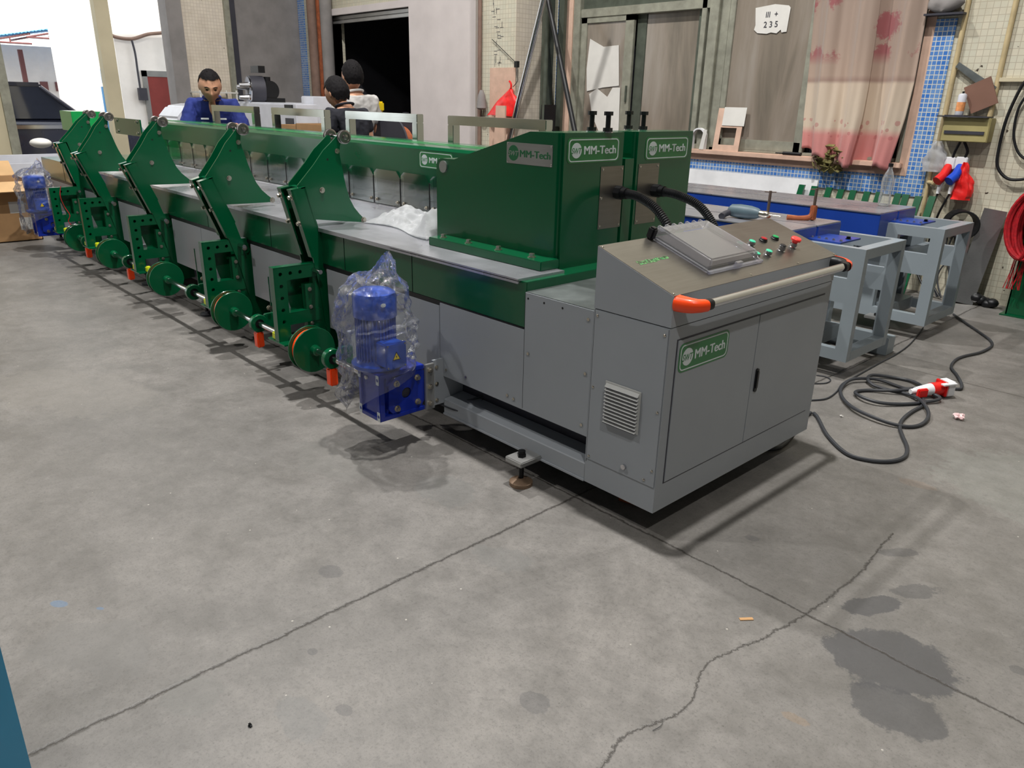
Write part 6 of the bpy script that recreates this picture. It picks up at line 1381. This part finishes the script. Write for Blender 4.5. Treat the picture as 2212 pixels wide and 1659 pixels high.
def pose(lean=0.0, armL=None, armR=None, neckf=0.0):
    J = {'pelvis': ((0, 0, .93), (.15, .11)), 'belly': ((0, -.02 - lean * .25, 1.10), (.14, .105)), 'chest': ((0, -.02 - lean * .6, 1.30), (.155, .105)), 'neckb': ((0, -.0 - lean * .85, 1.43), (.085, .07)), 'neck': ((0, -.01 - lean - neckf, 1.50), .055)}
    for s, sg in (('L', 1), ('R', -1)):
        J['sh' + s] = ((sg * .185, -.0 - lean * .75, 1.385), .062)
        e, w_, p = (armL if s == 'L' else armR) or ((sg * .25, .0 - lean * .6, 1.10), (sg * .26, -.10 - lean * .6, .86), (sg * .26, -.13 - lean * .6, .79))
        J['el' + s] = (e, .043); J['wr' + s] = (w_, .030); J['pa' + s] = (p, (.036, .018))
        J['hip' + s] = ((sg * .09, 0, .88), .095); J['kn' + s] = ((sg * .10, -.01, .50), .062); J['an' + s] = ((sg * .10, .02, .09), .043); J['toe' + s] = ((sg * .11, -.14, .045), .036)
    return J
SH = ['belly', 'chest', 'neckb', 'shL', 'shR', 'pelvis']
TR = ['pelvis', 'hipL', 'hipR', 'knL', 'knR', 'anL', 'anR']
SHO = ['anL', 'toeL', 'anR', 'toeR']
def hX(c, pitch, yaw_=0.0, roll=0.0, s=1.0): return Matrix.Translation(c) @ Matrix.Rotation(yaw_, 4, 'Z') @ Matrix.Rotation(pitch, 4, 'X') @ Matrix.Rotation(roll, 4, 'Y') @ Matrix.Scale(s, 4)
def toward(a, b): return math.atan2(b[1] - a[1], b[0] - a[0]) + PI / 2   # yaw making -Y face b
# man in navy: leans over the beam, looks down, faces the camera
bp = (-7.25, 1.53, 0)
Jn = pose(.30, ((.27, -.30, 1.12), (.20, -.52, 1.12), (.17, -.58, 1.10)), ((-.27, -.30, 1.12), (-.18, -.50, 1.12), (-.15, -.56, 1.10)), .02)
for k_ in Jn:
    if k_[:2] in ('ch', 'ne', 'sh', 'el', 'be'): Jn[k_] = ((Jn[k_][0][0], Jn[k_][0][1], Jn[k_][0][2] - .10), Jn[k_][1])
tn, X0n = person('person', 'man in a navy blue work shirt leaning and looking down behind the beam', bp, toward(bp, (0.2, -1.9)), Jn, hX((0, -.40, 1.465), .40, .10, 0, 1.2),
    [('work_shirt', SH, .032, M['navy'], {'slL': ('shL', 'elL', .98), 'slR': ('shR', 'elR', .98)}), ('trousers', TR, .018, M['trouser'], {})], scale=1.10, hairline=.068)
b = MB().sph((0, -.345, 1.285), .05, (.65, .5, 1.7), 3); bmesh.ops.transform(b.bm, matrix=X0n, verts=b.bm.verts[:]); b.obj('open_collar', M['skin'], tn)
b = MB().box(.045, .115, -.365, -.355, 1.165, 1.18).box(-.115, -.045, -.365, -.355, 1.165, 1.18); bmesh.ops.transform(b.bm, matrix=X0n, verts=b.bm.verts[:]); b.obj('chest_print', M['labelw'], tn)
# man in black: profile to the left, looking down
bp = (-4.72, 1.74, 0)
person('person', 'man in a black t-shirt with head bent, before the roller door', bp, toward(bp, (-7.2, 1.35)), pose(.14, neckf=.03), hX((0, -.23, 1.565), .42, 0, 0, 1.17),
    [('t_shirt', SH, .018, M['blackc'], {'slL': ('shL', 'elL', .6), 'slR': ('shR', 'elR', .6)}), ('trousers', TR, .018, M['trouser'], {})], hairlen=.12, hairline=.05)
# man in pale grey: seen half from behind, taller
bp = (-5.50, 2.26, 0)
person('person', 'taller man in a pale grey polo shirt beside the man in black', bp, toward(bp, (-7.2, 2.1)), pose(.03, neckf=.02), hX((0, -.06, 1.60), .12, -.25, 0, 1.12),
    [('polo_shirt', SH, .024, M['greyc'], {'slL': ('shL', 'elL', .75), 'slR': ('shR', 'elR', .75)}), ('trousers', TR, .018, M['trouser'], {})], hairlen=.02, scale=1.08, hairline=.045)
